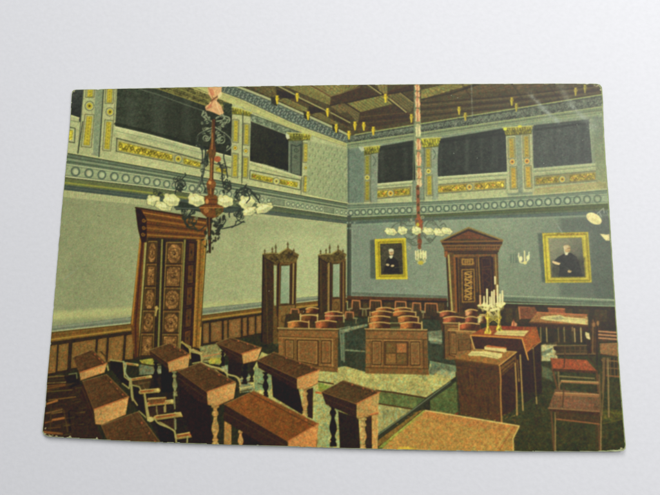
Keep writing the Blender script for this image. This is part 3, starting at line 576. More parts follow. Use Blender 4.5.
fill(T(440,237,'130,198 202,196 206,388 134,390'), (64, 46, 26), 'carve'); line(T(440,237,'130,198 202,196 206,388 134,390'), 1.0, (160, 118, 62), .9, close=True)
for i, y in enumerate(range(214, 384, 17)):
    s = 1 if i % 2 else -1; line(curve(T(440,237,f'{168-s*22},{y-6} {168+s*4},{y-3} {168+s*20},{y+4} {168},{y+10}')), 1.0, (190, 146, 78), .9); fill(ell(T(440,237,f'{168-s*16},{y+6}')[0], .9, .9), (176, 130, 66), a=.9)
fill(T(440,237,'132,402 206,400 208,445 136,448'), (54, 40, 24), 'wood'); sub()
sub('leaf', 'shaded darker right leaf'); fill(T(440,237,'212,122 236,120 244,352 218,400'), (58, 44, 26), 'wood'); line(T(440,237,'228,124 240,340'), 1.0, (150, 108, 60)); line(T(440,237,'216,125 222,330'), .8, (120, 84, 46)); fill(T(440,237,'238,120 308,116 318,352 250,360'), (52, 35, 22), 'wood'); line(T(440,237,'248,130 298,128 302,178 252,182'), .9, (88, 58, 36), .8, close=True); line(T(440,237,'252,196 303,192 308,330 258,338'), .9, (88, 58, 36), .8, close=True); line(curve(T(440,237,'265,215 292,235 268,258 296,280 274,310')), .8, (84, 58, 34), .7); sub()
# ---- mirror cabinets
def cabinet(side, front, corn, glass1, mirror, posts, low, fin, lab):
    part('printed_mirror_cabinet', lab)
    fill(side, (58, 44, 28), 'wood'); fill(front, (92, 70, 42), 'wood')
    s = side; line([s[0], s[-1]], 1.2, (34, 28, 16)); line([lerp(s[0], s[1], .2), lerp(s[3], s[2], .2)], .8, (92, 74, 46), .7)
    if glass1: sub('mirror'); fill(glass1, (146, 156, 114), 'wall'); sub()
    sub('mirror'); p = np.array(mirror); fill(mirror, grad(p[0], (138, 154, 126), p[2], (126, 144, 116)), 'wall'); line(mirror, .9, (58, 44, 26), close=True); line([lerp(mirror[1], mirror[0], .12), lerp(mirror[2], mirror[3], .12)], .7, (170, 184, 154), .6); sub()
    for a, c, w in posts: line(a, w, c)
    sub('lower_panel'); fill(low, (110, 84, 50), 'wood'); line(low, .9, (58, 42, 24), close=True); f = qmap(low); line(ell(f(.5, .55), math.dist(f(0, 0), f(1, 0))*.3, 4), .8, (70, 50, 30), .8, close=True); sub()
    sub('cornice'); fill(corn, (84, 70, 42), 'carve'); line(corn[:4], 1.1, (150, 140, 90)); line([corn[-1], corn[-2]], 1.0, (44, 34, 20)); sub()
    for x, y, h in fin:
        sub('finial'); fill([(x-.9, y+h), (x-.5, y+h*.45), (x-1.1, y+h*.25), (x, y-h*.4), (x+1.1, y+h*.25), (x+.5, y+h*.45), (x+.9, y+h)], (88, 76, 54)); sub()
cabinet(T(240,237,'140,105 205,112 204,630 160,645 132,630'), T(240,237,'203,140 342,135 336,470 330,640 200,640'), T(240,237,'138,102 200,96 236,100 288,66 356,108 340,148 205,158 150,128'),
    T(240,237,'204,170 222,172 218,410 206,412'), T(240,237,'246,172 302,170 300,400 240,404'),
    [(T(240,237,'233,165 228,470'), (50, 36, 20), 2.6), (T(240,237,'241,170 236,405'), (110, 80, 46), .9), (T(240,237,'312,165 308,470'), (58, 42, 24), 2.2), (T(240,237,'322,162 317,470'), (150, 128, 82), 1.3), (T(240,237,'334,160 328,440'), (54, 40, 22), 1.8)],
    T(240,237,'232,412 334,405 330,560 226,565'), [(265, 250.5, 3.6), (272.6, 248.5, 4.5), (276, 246.3, 7), (288, 243.5, 5), (294, 250, 4.2)], 'nearer tall cabinet with a mirror and pediment')
cabinet(T(240,237,'474,112 526,115 524,470 480,480 472,470'), T(240,237,'524,140 636,132 634,480 524,480'), T(240,237,'470,108 520,102 548,104 594,76 640,106 630,132 526,158 480,130'),
    None, T(240,237,'556,162 601,160 600,362 554,364'),
    [(T(240,237,'534,155 532,460'), (140, 116, 72), 1.8), (T(240,237,'545,158 543,460'), (52, 38, 22), 2.0), (T(240,237,'612,155 610,460'), (54, 38, 22), 1.6), (T(240,237,'620,155 620,460'), (128, 96, 60), 1.1), (T(240,237,'630,150 630,460'), (64, 46, 28), 1.2)],
    T(240,237,'552,372 604,370 604,450 550,455'), [(320.7, 251, 3.4), (326.2, 250, 4), (329.8, 246.6, 7), (338.2, 246.5, 4.5), (343, 250.5, 3.5)], 'farther narrow mirror cabinet in the corner')
# ---- framed portraits
part('printed_portrait', 'small framed portrait of a seated man in dark dress')
fill([(370, 240.5), (375, 239.5), (376, 279), (370.5, 278.5)], (74, 84, 74), 'wall', .9, soft=1.5)
sub('frame', 'yellow gilt frame'); fill([(374.6, 239.4), (405.7, 238.2), (407.6, 279.4), (375.8, 279.6)], (174, 158, 46), 'pale'); line([(375.4, 240.2), (405, 239), (406.8, 278.6), (376.6, 278.8)], .7, (220, 204, 70), .8, close=True); line([(378.4, 242.6), (403, 241.4), (404.4, 276.2), (379.6, 276.6)], .9, (112, 98, 26), .8, close=True)
sub(); fill([(380, 244), (402, 243.4), (403.2, 274.6), (380.9, 275)], (58, 56, 46), 'dark'); fill([(382, 246), (390, 245), (388, 262), (382, 266)], (84, 82, 66), 'dark', .5, soft=3, setid=False)
sub('figure', 'elderly man with white hair, hands folded'); fill([(384.5, 268), (386.5, 260), (390, 257.4), (393.4, 257.2), (398, 261), (400, 273.5), (383, 274)], (36, 34, 28), 'dark'); fill(ell((391.3, 252.5), 2.5, 3.1), (188, 160, 124)); fill(ell((391, 250.6), 2.5, 1.7), (198, 192, 168)); fill([(389, 256), (393, 255.8), (392, 258.6), (390, 258.6)], (206, 202, 180)); line([(390.4, 252.4), (392.6, 252.3)], .6, (92, 70, 50), .9); line([(390.8, 254.4), (392.2, 254.3)], .5, (120, 76, 60), .9); fill(ell((387.5, 265), 1.8, 1.1, 10), (196, 176, 142)); fill(ell((392.4, 266), 1.7, 1.1, -8), (196, 176, 142)); sub()
line([(395, 268), (402, 267)], .7, (88, 84, 70), .8)
part('printed_portrait', 'large framed portrait of a seated old man in black')
fill([(537, 234), (543, 233), (546, 283), (541.5, 282)], (74, 86, 76), 'wall', .9, soft=1.5)
sub('frame', 'wide yellow gilt frame'); fill([(541.8, 233.4), (587.4, 232.3), (591, 282.7), (545, 283)], (168, 154, 54), 'pale'); fill([(541.8, 233.4), (546, 237), (550, 278.5), (545, 283)], (184, 170, 56), 'pale'); line([(544.2, 235.6), (585.6, 234.6), (589, 280.6), (547, 280.9)], .9, (112, 100, 30), .8, close=True); line([(546.6, 237.4), (583.4, 236.6), (586.4, 278.8), (549.6, 279)], .6, (214, 202, 104), .8, close=True); fill([(556, 233.6), (584, 233.2), (584, 235.4), (557, 235.8)], (132, 104, 32), 'carve', .6)
sub(); fill([(547.6, 238.4), (581, 237.9), (584.4, 277), (551, 277.4)], grad((549, 240), (132, 134, 106), (582, 272), (72, 74, 66)), 'wall'); fill([(551, 262), (584, 258), (584.4, 277), (551, 277.4)], (62, 62, 54), 'dark', .8, soft=4, setid=False)
sub('figure', 'bald old man in a black coat resting one arm'); fill([(553, 261.5), (557, 257.5), (563.5, 254), (570, 253), (576, 257), (580, 268), (582, 276.8), (558, 277), (559, 267), (553, 264)], (46, 48, 44), 'dark'); fill(ell((566.8, 249.2), 3.0, 3.9), (178, 148, 112)); fill(ell((565.3, 247.4), 2.6, 2.0), (190, 172, 140)); line(curve([(564.2, 248), (563.8, 251), (564.8, 253)]), .9, (204, 196, 172)); fill([(564, 253), (568, 252.6), (567, 255.2), (564.6, 255.4)], (206, 202, 180)); line([(567, 248.8), (569.4, 248.6)], .6, (90, 66, 48), .9); line([(567.3, 251.5), (569, 251.3)], .5, (124, 78, 62), .9); fill([(552, 261), (555, 261.8), (560, 263.4), (558.5, 265.4), (554, 264.4), (551.5, 262.6)], (206, 182, 146)); fill(ell((568.9, 271.6), 2.0, 1.4), (182, 154, 118)); line(curve([(560, 266), (566, 268), (570, 271)]), .6, (70, 70, 62), .8); sub()
# ---- sconces and the lamp at the right edge
part('printed_wall_sconce', 'branched wall sconce between the small door and the large portrait')
for x in (510.5, 513, 515.5, 517.5): line([(x, 254.5), (x+.2, 263)], .9, (78, 90, 80), .8)
line(curve([(518, 256), (519.5, 262), (524, 263), (528, 259.5), (528.6, 255)]), 1.2, (206, 202, 160)); line([(524, 251.5), (524.4, 264)], 1.3, (214, 208, 164)); fill(ell((520.4, 259), 1.6, 2.6), (220, 216, 176)); fill(ell((527.4, 258), 1.6, 2.4), (216, 212, 172)); fill(ell((524.6, 263), 2.0, 1.6), (200, 194, 140)); line([(518.2, 253.5), (518.2, 257)], 1.0, (222, 220, 186)); line([(528.4, 252.5), (528.4, 256)], 1.0, (222, 220, 186))
part('printed_wall_lamp', 'cream lamp shade hanging at the right edge')
fill([(586, 214), (612, 213), (614, 236), (590, 230)], (80, 88, 82), 'wall', .5, soft=6, setid=False)
line(T(530,160,'398,325 436,292 440,320'), .8, (150, 158, 148)); line(T(530,160,'412,318 425,345'), .7, (150, 158, 148)); line(curve(T(530,160,'470,300 455,312 468,340')), .7, (120, 132, 112))
fill(ell((593.2, 219), 8.4, 5.0, 30), (214, 206, 160), 'pale'); fill(ell((595.6, 221.6), 5, 2.0, 30), (188, 178, 132), a=.6)
part('printed_wall_lamp', 'lower cream lamp shade cut by the right edge'); fill([(599, 234.2), (606, 235), (608.5, 234.5), (608.8, 241), (605, 241), (602.4, 238)], (212, 202, 158), 'pale')
# ---- pendants of the ceiling
for x, y in ((277.5, 100.5), (308.3, 116.3), (336.3, 128.8), (349, 135.5), (297.5, 98), (327.8, 113), (385.5, 98.8), (355, 126.3), (363.8, 126.8), (373.3, 131.3)): pendant(x, y)
pendant(411.3, 118.8, 1, .3)
for x, y, d in ((458.8, 111.3, .25), (465, 117.2, .5), (511.2, 102.2, .35), (515.8, 108, .6), (574.7, 92.5, .6), (584, 89.7, .75)): pendant(x, y, .95, d)
# ---- near chandelier
IR = (46, 52, 46); IL = (132, 142, 114)
def globe(c, rx, ry, rot=0, tip=None):
    # tulip shade: narrow neck, flared scalloped mouth
    rx, ry = rx*1.08, ry*1.1
    sub('globe'); ph = rng.uniform(0, 6)
    def pet(k, m): return [(c[0] + (x-c[0])*k*(1 + m*math.cos(6*i*2*math.pi/30 + ph)), c[1] + (y-c[1])*k*(1 + m*math.cos(6*i*2*math.pi/30 + ph))) for i, (x, y) in enumerate(ell(c, rx, ry, rot, 30))]
    fill(pet(1.16, .10), (92, 98, 72), a=.75, soft=.9); fill(pet(1.04, .09), (208, 208, 158), 'pale')
    fill(ell((c[0]+rx*.25, c[1]+ry*.38), rx*.6, ry*.45, rot), (166, 172, 124), a=.75, soft=1.4); fill(ell((c[0]-rx*.15, c[1]-ry*.2), rx*.62, ry*.42, rot), (236, 234, 190), a=.95, soft=1)
    fill(ell((c[0]-rx*.6, c[1]-ry*.8), rx*.3, ry*.4, rot), (206, 204, 156), a=.95); line([(c[0]-rx*.45, c[1]-ry*.95), (c[0]-rx*.1, c[1]-ry*.2)], .5, (120, 120, 90), .7)
    for k in (-.35, .1, .5): line([(c[0]+k*rx*.6, c[1]-ry*.4), (c[0]+k*rx, c[1]+ry*.85)], .45, (140, 144, 104), .6)
    sub()
part('printed_chandelier', 'large near chandelier with iron scrolls and cream globes')
def scr(pts, w=1.1, c=IR, n=6): line(curve(pts, n), w, c)
for cx, cy, r, a0, t in ((181.7, 185, 7, 90, 1.4), (226.7, 187, 5.5, 90, -1.4), (240, 196, 5, 60, 1.3), (190.5, 211, 6, 200, 1.5), (190, 221, 7, 0, 1.4), (236, 214, 7, 150, 1.1), (247, 190, 4, 0, 1.2), (246, 197, 3, 0, 1.2)):
    spiral((cx, cy), r, a0, t, 1.2, IR, .2)
scr([(204, 160), (203.6, 172), (199, 186), (190, 198)], 2.2, (92, 100, 86)); scr([(204.8, 160), (204.6, 172), (200, 187)], .8, (52, 58, 48))
for cx, cy, r, a0, t in ((206.5, 138.5, 3.8, 0, 1.4), (222.0, 140, 4.6, 180, -1.4), (222.5, 124.5, 3.2, 0, 1.3), (207, 122, 2.6, 30, 1.3), (218.5, 133, 2.4, 90, 1.2), (208, 131, 2.2, 0, -1.2)):
    spiral((cx, cy), r, a0, t, 1.3, IL, .2); spiral((cx+.5, cy+.7), r, a0, t, .6, (28, 32, 26), .2, .8)
for pts in ([(204, 112), (203, 116), (206, 119), (210, 121)], [(206, 113), (208, 118), (212, 122)], [(222, 114), (225, 118), (222, 121), (217, 122)], [(226, 117), (230, 119), (229, 123), (225, 123)], [(213, 128), (206, 131.5), (199, 135.5), (197.2, 143)], [(216, 128), (223, 133), (230, 138.6), (231.4, 147), (227, 151)]):
    scr(pts, 1.4, IL)
for _ in range(16):
    p = (214 + rng.normal()*8, 136 + rng.normal()*10)
    if p[1] < 155 - (214-p[0])*.25: spiral(p, rng.uniform(1.4, 2.6), rng.uniform(0, 360), rng.choice([-1, 1])*1.2, .9, IL if rng.random() < .7 else (24, 28, 22), .2, .8)
for p in ((203.5, 115), (206.5, 117.5), (210, 119.5), (218, 118.4), (222, 117), (225.5, 120), (228, 121.5), (219.5, 136), (204, 134), (225, 135), (198.5, 146), (228, 148)):
    a_ = rng.uniform(0, 180); fill(ell(p, 2.3, 1.2, a_), IL, a=.95); fill(ell((p[0]+.5, p[1]+.7), 1.6, .6, a_), (40, 46, 36), a=.8)
scr([(213, 129), (206, 132), (199, 136), (197.4, 143), (201.5, 148), (203, 155), (202.6, 163)], 1.2); scr([(201, 147), (206, 151), (205, 160)], 1.6)
scr([(215, 129), (222, 133), (229.5, 139), (231, 146), (226, 151), (224, 157), (226, 166), (228, 178)], 1.2); scr([(197, 143), (199, 146.5), (203, 147)], 2); scr([(218, 160), (222, 170), (223, 184)], 1.4)
scr([(206, 190), (203, 182), (202, 176)], 1.0); scr([(233, 203), (236, 196), (241, 190), (246, 187)], 1.2); scr([(175, 197), (177, 189), (181, 181), (186, 176), (185.5, 173.5)], 1.1); scr([(158, 197), (161, 193), (168, 194)], 1.0)
scr([(223, 229), (230, 227.5), (238, 225), (244, 221.5)], 1.2); scr([(232, 228), (235, 226), (236.5, 222.5)], .9); scr([(196, 207), (191, 213), (186, 221), (190, 228), (197, 229)], 1.2); scr([(206, 226), (199, 231), (194, 226)], 1.1); scr([(237, 205), (243, 210), (241, 219), (236, 222)], 1.0)
for p in ((205, 123), (211, 124), (219, 125), (226, 127), (202, 149), (229, 143)): fill(ell(p, 2.0, 1.5, rng.uniform(0, 180)), IR, a=.9)
for p in ((181.5, 190), (183, 186), (180, 183), (225, 184), (228, 190), (224, 192), (240, 198), (237, 193), (187, 205), (190, 217), (194, 224), (188, 226), (184, 219), (233, 211)): fill(ell(p, 2.2, 1.4, rng.uniform(0, 180)), (40, 46, 40), a=.9)
for cx_, cy_, sx, sy, n_ in ((182, 184, 5, 6, 14), (227, 186, 4, 7, 14), (241, 194, 5, 6, 12), (189, 214, 6, 7, 18), (162, 196, 5, 4, 7), (207, 192, 8, 4, 8), (238, 213, 6, 6, 12), (220, 224, 6, 7, 16), (250, 194, 4, 5, 6), (204, 168, 2, 8, 4), (222, 170, 3, 6, 5)):
    for _ in range(n_):
        p = (cx_ + rng.normal()*sx*.6, cy_ + rng.normal()*sy*.6)
        if rng.random() < .6: spiral(p, rng.uniform(1.4, 3), rng.uniform(0, 360), rng.choice([-1, 1])*rng.uniform(.8, 1.4), .9, IR if rng.random() < .75 else (118, 124, 98), .2, .9)
        else: fill(ell(p, rng.uniform(1.2, 2.2), rng.uniform(.6, 1.0), rng.uniform(0, 180)), IR if rng.random() < .75 else (124, 128, 100), a=.9)
sub('arm'); fill(T(140,160,'205,285 250,250 300,262 380,275 480,275 600,290 640,292 600,310 500,316 380,318 300,300 220,302'), (46, 54, 46), 'pale'); line(T(140,160,'210,290 380,296'), .7, (110, 122, 108), .8); fill(T(140,160,'500,290 600,292 560,320 510,320'), (60, 70, 62), 'pale'); sub()
sub('stem'); fill([(212.6, 120), (215.6, 120), (215, 142), (216.5, 152), (214.2, 163), (213.4, 178), (216, 184), (213.8, 196), (208.6, 196), (207, 184), (210, 178), (210.4, 163), (208.6, 154), (211.4, 142)], (96, 62, 36), 'wood'); line([(213, 122), (212.6, 142), (212, 165), (211, 194)], .9, (176, 122, 72), .8); line([(215.2, 122), (214.6, 142), (213.6, 165), (213, 195)], .8, (60, 36, 22), .8)
fill(ell((211.6, 154), 4.6, 4.4), (96, 66, 36), 'wood'); fill(ell((218, 159.6), 3.4, 3), (156, 84, 60), 'wood'); fill(ell((211.6, 184.5), 4.8, 4.4), (112, 70, 40), 'wood'); fill(ell((210.3, 183), 1.5, 1.8), (196, 140, 84)); line(T(140,83,'440,228 440,300'), 1.2, (44, 30, 18), .6); fill([(205, 158), (209, 152), (209, 165), (206, 168)], (52, 60, 48), 'carve'); sub()
sub('bowl', 'copper bowl at the hub'); fill(T(140,160,'388,225 410,212 455,212 474,228 474,268 505,285 500,312 470,340 440,352 400,345 370,318 358,286 386,268'), (108, 66, 36), 'wood'); line(T(140,160,'388,240 472,240'), .8, (74, 44, 26)); line(T(140,160,'386,268 475,268'), 1.3, (80, 48, 28)); line(T(140,160,'358,288 505,288'), .8, (190, 132, 80), .8); fill(ell(T(140,160,'405,250')[0], 1.6, 2.6), (196, 132, 84), a=.8); fill(ell(T(140,160,'400,305')[0], 2.6, 2.6), (176, 112, 66), a=.7); fill(T(140,160,'450,290 500,290 490,325 460,340'), (80, 70, 40), 'carve'); sub()
sub('finial'); fill(T(140,160,'402,345 436,348 430,420 428,560 416,560 408,430'), (48, 36, 24), 'wood'); line(T(140,160,'418,350 418,500'), .9, (120, 78, 46))
for p in ((212, 222), (216, 226), (220, 221), (224, 218), (213, 233), (218, 234), (210, 238), (215, 241), (206, 233), (222, 226), (219, 230)): fill(ell(p, rng.uniform(2, 3.2), rng.uniform(1.2, 1.8), rng.uniform(0, 180)), (42, 44, 36), a=.95)
for p in ((203, 240), (207, 245), (212, 243), (216, 238.5), (208, 252), (206, 247), (213, 248.6), (218.5, 239), (211, 239)): fill(ell(p, 1.7, .9, rng.uniform(0, 180)), (46, 44, 30), a=.9)
scr([(216, 231), (222, 227), (226, 221), (224, 218)], 1.2); scr([(218, 239), (220, 238), (219, 236)], .8); sub()
globe((154, 201), 6, 4.2, -10); globe((164, 206.5), 7.5, 3.6, 15); globe((172, 200.5), 7.2, 5.2, 14); globe((196.8, 200.4), 7.4, 5.2, 10); globe((225.8, 201.6), 7, 5, 5); globe((247.2, 202.6), 7, 5, -15); globe((250, 211.5), 6.4, 3.4, -20); globe((264.5, 208.5), 8, 3.8, -22)
line(T(240,160,'150,265 190,275'), 1.0, (120, 124, 96), .5)
for p, w in (('0,200 40,190 60,230 40,260', 1.2), ('40,150 30,170 60,180 90,210 110,240', 1.3), ('70,200 100,230 120,260', 1.3), ('0,300 -20,340 0,370 30,375', 1.0), ('90,205 120,215 115,240', 1.0)): scr(T(240,160,p), w)
sub('ribbon', 'pink knotted ribbon round the chain'); fill([(208, 84), (222.4, 84), (222, 93), (219.5, 98), (217, 101.5), (222, 107), (224.4, 114), (220, 116), (213, 112.8), (206.4, 111), (205.6, 107.5), (209.4, 105), (212.2, 100), (209, 95)], (206, 160, 124), 'pale'); line([(209, 88), (213, 98), (216, 101)], 1.0, (156, 104, 78), .8); line([(214, 101), (210, 108), (207, 110)], 1.0, (164, 108, 84), .8); line([(216.5, 102), (219, 110), (221, 115)], .9, (232, 196, 164), .8); line([(211.5, 102), (218.5, 97)], 1.6, (120, 84, 60)); fill(ell((212.5, 93), 2, 4, -20), (192, 112, 88), a=.7); fill(ell((210.5, 107.5), 2.4, 1.6, -30), (186, 104, 84), a=.7); fill(ell((220.4, 96), 1.8, 3, 30), (224, 208, 172), a=.7); sub()
# ---- far chandelier
part('printed_chandelier', 'smaller far chandelier hung on a coral sash')
sub('ribbon', 'coral and pale green sash hanging from the ceiling')
fill([(414.6, 84), (419, 84), (420.4, 120), (421, 150), (421.4, 186), (416, 188), (414, 150), (414.6, 120)], (128, 140, 104), 'pale')
for y0, y1, c in ((85, 91.5, (206, 140, 108)), (92, 98, (198, 132, 100)), (98, 108, (210, 146, 114)), (109, 122, (206, 138, 106)), (124, 137, (190, 186, 150)), (139, 150, (204, 136, 104)), (152, 166, (212, 148, 116)), (168, 179, (212, 150, 110)), (179, 187, (206, 176, 140))):
    h = y1-y0; x = 416.6 + (y0-85)*.022
    fill([(x-.8, y0), (x+1.4, y0), (x+3.4, y0+h*.7), (x+2.2, y1), (x-.6, y1+.6), (x-2.0, y0+h*.6)], c, 'pale'); line([(x+.4, y0+1), (x+.2, y1)], .7, mul(c, .62), .7); line([(x+2.2, y0+h*.4), (x+2.4, y1)], .7, mul(c, 1.15), .7); line([(x-1.8, y0-.2), (x+1.8, y0+.3)], .8, (84, 74, 56), .7); line(curve([(x-2.2, y0+h*.3), (x-.6, y0+h*.6), (x-1.4, y0+h*.95)]), 1.0, (206, 200, 164), .8); line(curve([(x+2.6, y0+h*.2), (x+1.2, y0+h*.5), (x+2.2, y0+h*.9)]), .9, (214, 196, 164), .75)
line([(414.2, 88), (414, 120), (413.4, 150), (413, 190), (412, 222)], 1.0, (104, 116, 90), .8)
sub('stem'); line([(417.6, 187), (418, 205), (418.4, 222), (419.4, 248)], 3.2, (128, 74, 52), tex='wood')
for i, y in enumerate(range(189, 222, 4)): fill(ell((417.8 + (y-189)*.02, y), 1.7 if i % 2 else 1.2, 1.6), (138, 84, 62) if i % 2 else (70, 60, 40))
fill([(415, 219), (420, 217), (423, 222), (422.4, 229), (419, 234), (415.6, 228)], (136, 76, 52), 'wood'); fill(ell((419.5, 242), 2.2, 4), (112, 66, 46), 'wood'); fill(ell((417.6, 225), 1.6, 2), (178, 166, 60)); sub()
sub('scroll'); GI = (84, 92, 76)
for pts in ([(391, 229), (396, 224), (402, 223), (407, 226), (413, 226)], [(400, 226), (402, 220), (407, 219), (410, 223)], [(424, 228), (428, 222), (433, 221), (437, 226), (440, 229)], [(422, 224), (428, 218.5), (434, 219.5)], [(404, 236), (409, 240), (415, 238), (418, 232)], [(421, 232), (426, 239), (432, 240), (436, 236)], [(408, 242), (414, 246), (419, 244)], [(424, 244), (430, 243), (434, 239)], [(440, 226), (444, 224), (446, 228)]): line(curve(pts), .9, GI)
for c in ((404, 222), (430, 221.4), (409, 240), (430, 240), (413, 243)): spiral(c, 2.6, 0, 1.3, .8, GI)
for _ in range(34):
    c = (418 + rng.normal()*12, 229 + rng.normal()*7); spiral(c, rng.uniform(1, 2.2), rng.uniform(0, 360), rng.choice([-1, 1])*1.1, .8, GI if rng.random() < .6 else (164, 168, 130), .2, .85)
sub()
for c, rx, ry, ro in (((390.8, 232), 5.4, 3.0, 10), ((402.4, 231), 4.2, 3.4, 0), ((416.4, 231), 4.2, 3.4, 0), ((428.6, 231.6), 5.4, 3.0, 8), ((439.6, 232.6), 5.6, 3.2, 5), ((446.6, 231.2), 5.0, 2.8, 15)): globe(c, rx, ry, ro)
sub('glass_drops', 'lantern of hanging glass drops'); fill([(414.6, 251.5), (426.4, 251), (425.6, 262), (422, 265.4), (418, 265), (415.6, 261)], (150, 154, 112), 'carve')
for x in (415.6, 417.8, 420.4, 423, 425.6): line([(x, 250 + abs(x-420)*.3), (x+.2, 258 + rng.uniform(0, 4))], 1.2, (222, 218, 178), .9)
fill(ell((420.6, 263), 2.6, 1.8), (176, 162, 62)); sub()
# ================================================================ printed furniture
RED = (168, 84, 52); PEACH = (190, 142, 92); TOPC = (80, 56, 38)
def wall_chair(x, y, w, h):
    # armchair against the far wall: pinkish frame, dark back
    part('printed_chair'); fill([(x-w*.5, y), (x+w*.5, y), (x+w*.55, y+h), (x-w*.55, y+h)], (58, 46, 34), 'wood')
    sub('backrest'); line([(x-w*.5, y+h*.7), (x-w*.46, y), (x+w*.46, y+.4), (x+w*.52, y+h*.7)], 1.3, (172, 110, 74)); sub()
    for k in (-.25, 0, .25): line([(x+w*k, y+1.5), (x+w*k, y+h*.62)], .6, (104, 74, 48), .7)
    sub('armrest'); line([(x-w*.95, y+h*.72), (x-w*.5, y+h*.66)], 1.3, (134, 128, 96)); line([(x+w*.5, y+h*.66), (x+w*.95, y+h*.72)], 1.3, (134, 128, 96)); sub()
    sub('leg'); line([(x-w*.85, y+h*.72), (x-w*.8, y+h*1.25)], 1.1, (120, 112, 84)); sub('leg'); line([(x+w*.85, y+h*.72), (x+w*.8, y+h*1.25)], 1.1, (120, 112, 84)); sub()
for x, y, w, h in ((356, 300.5, 8, 12), (375.6, 300.5, 11.5, 12), (400.5, 301.5, 11, 12), (416.5, 303, 8, 12), (431, 303.4, 12.5, 13)): wall_chair(x, y, w, h)
for x, y in ((295, 309), (349.5, 312)): wall_chair(x, y, 8, 9)
def tub(x0, x1, y0, y1, hue, name='printed_chair'):
    # low round-backed chair seen from behind a bench: orange back, shaded at the right, pale rim
    part(name); w = x1-x0
    pts = [(x0, y1), (x0+.2, y0+1.4)] + curve([(x0+.2, y0+1.4), (x0+w*.25, y0+.2), (x0+w*.6, y0), (x1-.4, y0+1.2)], 4) + [(x1, y1)]
    fill(pts, grad3((x0, y0), mul(hue, .95), (x0+w*.24, y0), mul(hue, 1.05), (66, 42, 26), (x0+w*.66, y0+.3)), 'wood')
    sub('rim'); line(curve([(x0, y0+1.6), (x0+w*.25, y0+.3), (x0+w*.6, y0+.1), (x1, y0+1.3)], 4), 1.0, (202, 166, 108)); sub()
    fill([(x0+w*.35, y1-1.8), (x1-.5, y1-2.2), (x1-.5, y1), (x0+w*.2, y1)], (66, 40, 26), 'wood', .7, soft=1)
OR = (168, 102, 60); PK = (172, 92, 68)
# chairs behind bench A
fill_bg = part('printed_bench_seat', 'dark bench seats behind the left front bench'); fill([(286, 314), (342, 312), (345, 329), (284, 329)], (62, 50, 34), 'wood')
tub(306, 318.5, 307.5, 313, OR); tub(325, 342, 311.5, 320.5, PK)
tub(300.5, 318, 314.8, 321, (120, 76, 46)); line([(300.6, 314), (300.6, 322)], 1.2, (196, 172, 120)); line([(317.6, 314.5), (317.6, 322)], 1.1, (196, 172, 120)); line([(343.8, 315), (344, 322)], 1.4, (150, 140, 100))
line([(300, 315.2), (318, 315)], .9, (190, 160, 106)); line([(325, 315.8), (344, 316)], .9, (196, 158, 112))
tub(288, 308.5, 321, 328.6, (174, 112, 64)); tub(315.5, 336.5, 320.6, 328.6, (168, 92, 60)); line([(309, 321), (309, 328)], 1.1, (190, 156, 104))
part('printed_railing', 'pale green rail frame beside the left front bench'); 
for a in (T(240,310,'600,110 612,300'), T(240,310,'618,120 625,310'), T(240,310,'596,112 660,100'), T(240,310,'600,135 655,128')): line(a, 1.1, (112, 120, 92))
def panelled(name, lab, top, front, panels, base, band):
    part(name, lab)
    fill(front, (130, 92, 56), 'wood'); front = [front[0], front[1], front[-2], front[-1]]; f = qmap(front)
    sub('plinth'); fill(base, (112, 80, 48), 'wood'); line([base[0], base[1]], .8, (74, 52, 30)); sub()
    sub('top'); fill(top, (122, 98, 62), 'wood'); line([top[0], top[1]], .8, (178, 156, 106)); line([top[3], top[2]], 1.0, (74, 54, 32)); sub()
    fill(qrect(front, .01, .03, .99, band), (126, 88, 54), 'wood'); line([f(.01, band), f(.99, band)], 1.0, (82, 58, 34)); line([f(.01, band+.025), f(.99, band+.025)], .8, (176, 136, 86), .8)
    for p in panels:
        sub('panel'); fill(p, (120, 84, 52), 'wood'); line(p, 1.2, (64, 44, 26), close=True); line(qrect(p, .07, .04, .93, .96), .6, (172, 132, 82), .8, close=True); sub()
panelled('printed_bench', 'panelled front of the left front bench', T(240,310,'226,108 592,114 590,124 232,120'), T(240,310,'232,120 588,124 586,372 234,330'),
    [T(240,310,'274,180 322,182 322,292 276,276'), T(240,310,'345,182 470,184 470,330 345,305'), T(240,310,'492,184 546,185 544,318 492,318')], T(240,310,'234,318 586,345 586,374 234,345'), .19)
for x in (265, 335, 482, 562): line(T(240,310,f'{x},172 {x},325'), 1.0, (100, 72, 42), .8)
fill(T(240,310,'568,170 588,170 586,370 568,368'), (104, 74, 44), 'wood'); line(T(240,310,'556,175 556,340'), .9, (172, 134, 86), .8)
# chairs behind bench B
part('printed_bench_seat', 'dark bench seats behind the middle bench'); fill([(369, 311), (421, 311), (424, 330), (367, 330)], (60, 52, 36), 'wood')
tub(376, 393, 307.6, 312, OR); tub(394.2, 411, 307.6, 312, OR)
for y0, y1, a, b, c, d in ((311, 316.2, 371.5, 391.5, 393, 415), (316, 322.4, 370, 390, 398, 417.6)):
    tub(a, b, y0, y1, OR); tub(c, d, y0, y1, OR); line([(a-1.5, y1), (a-1.5, y0+1)], 1.0, (188, 150, 98)); line([(d+.6, y1), (d+.6, y0+1)], 1.2, (176, 148, 100)); line([(a-2, y1+.3), (d+2, y1+.5)], .8, (70, 52, 34))
tub(369, 390, 322.2, 329.2, (180, 114, 68)); tub(400, 421, 322.2, 329.2, (178, 108, 62)); line([(421.6, 322), (421.8, 329)], 1.3, (190, 164, 110)); line([(390.6, 323), (400, 323)], 1.0, (130, 132, 92)); line([(391, 327.6), (400, 327.6)], .9, (96, 100, 68))
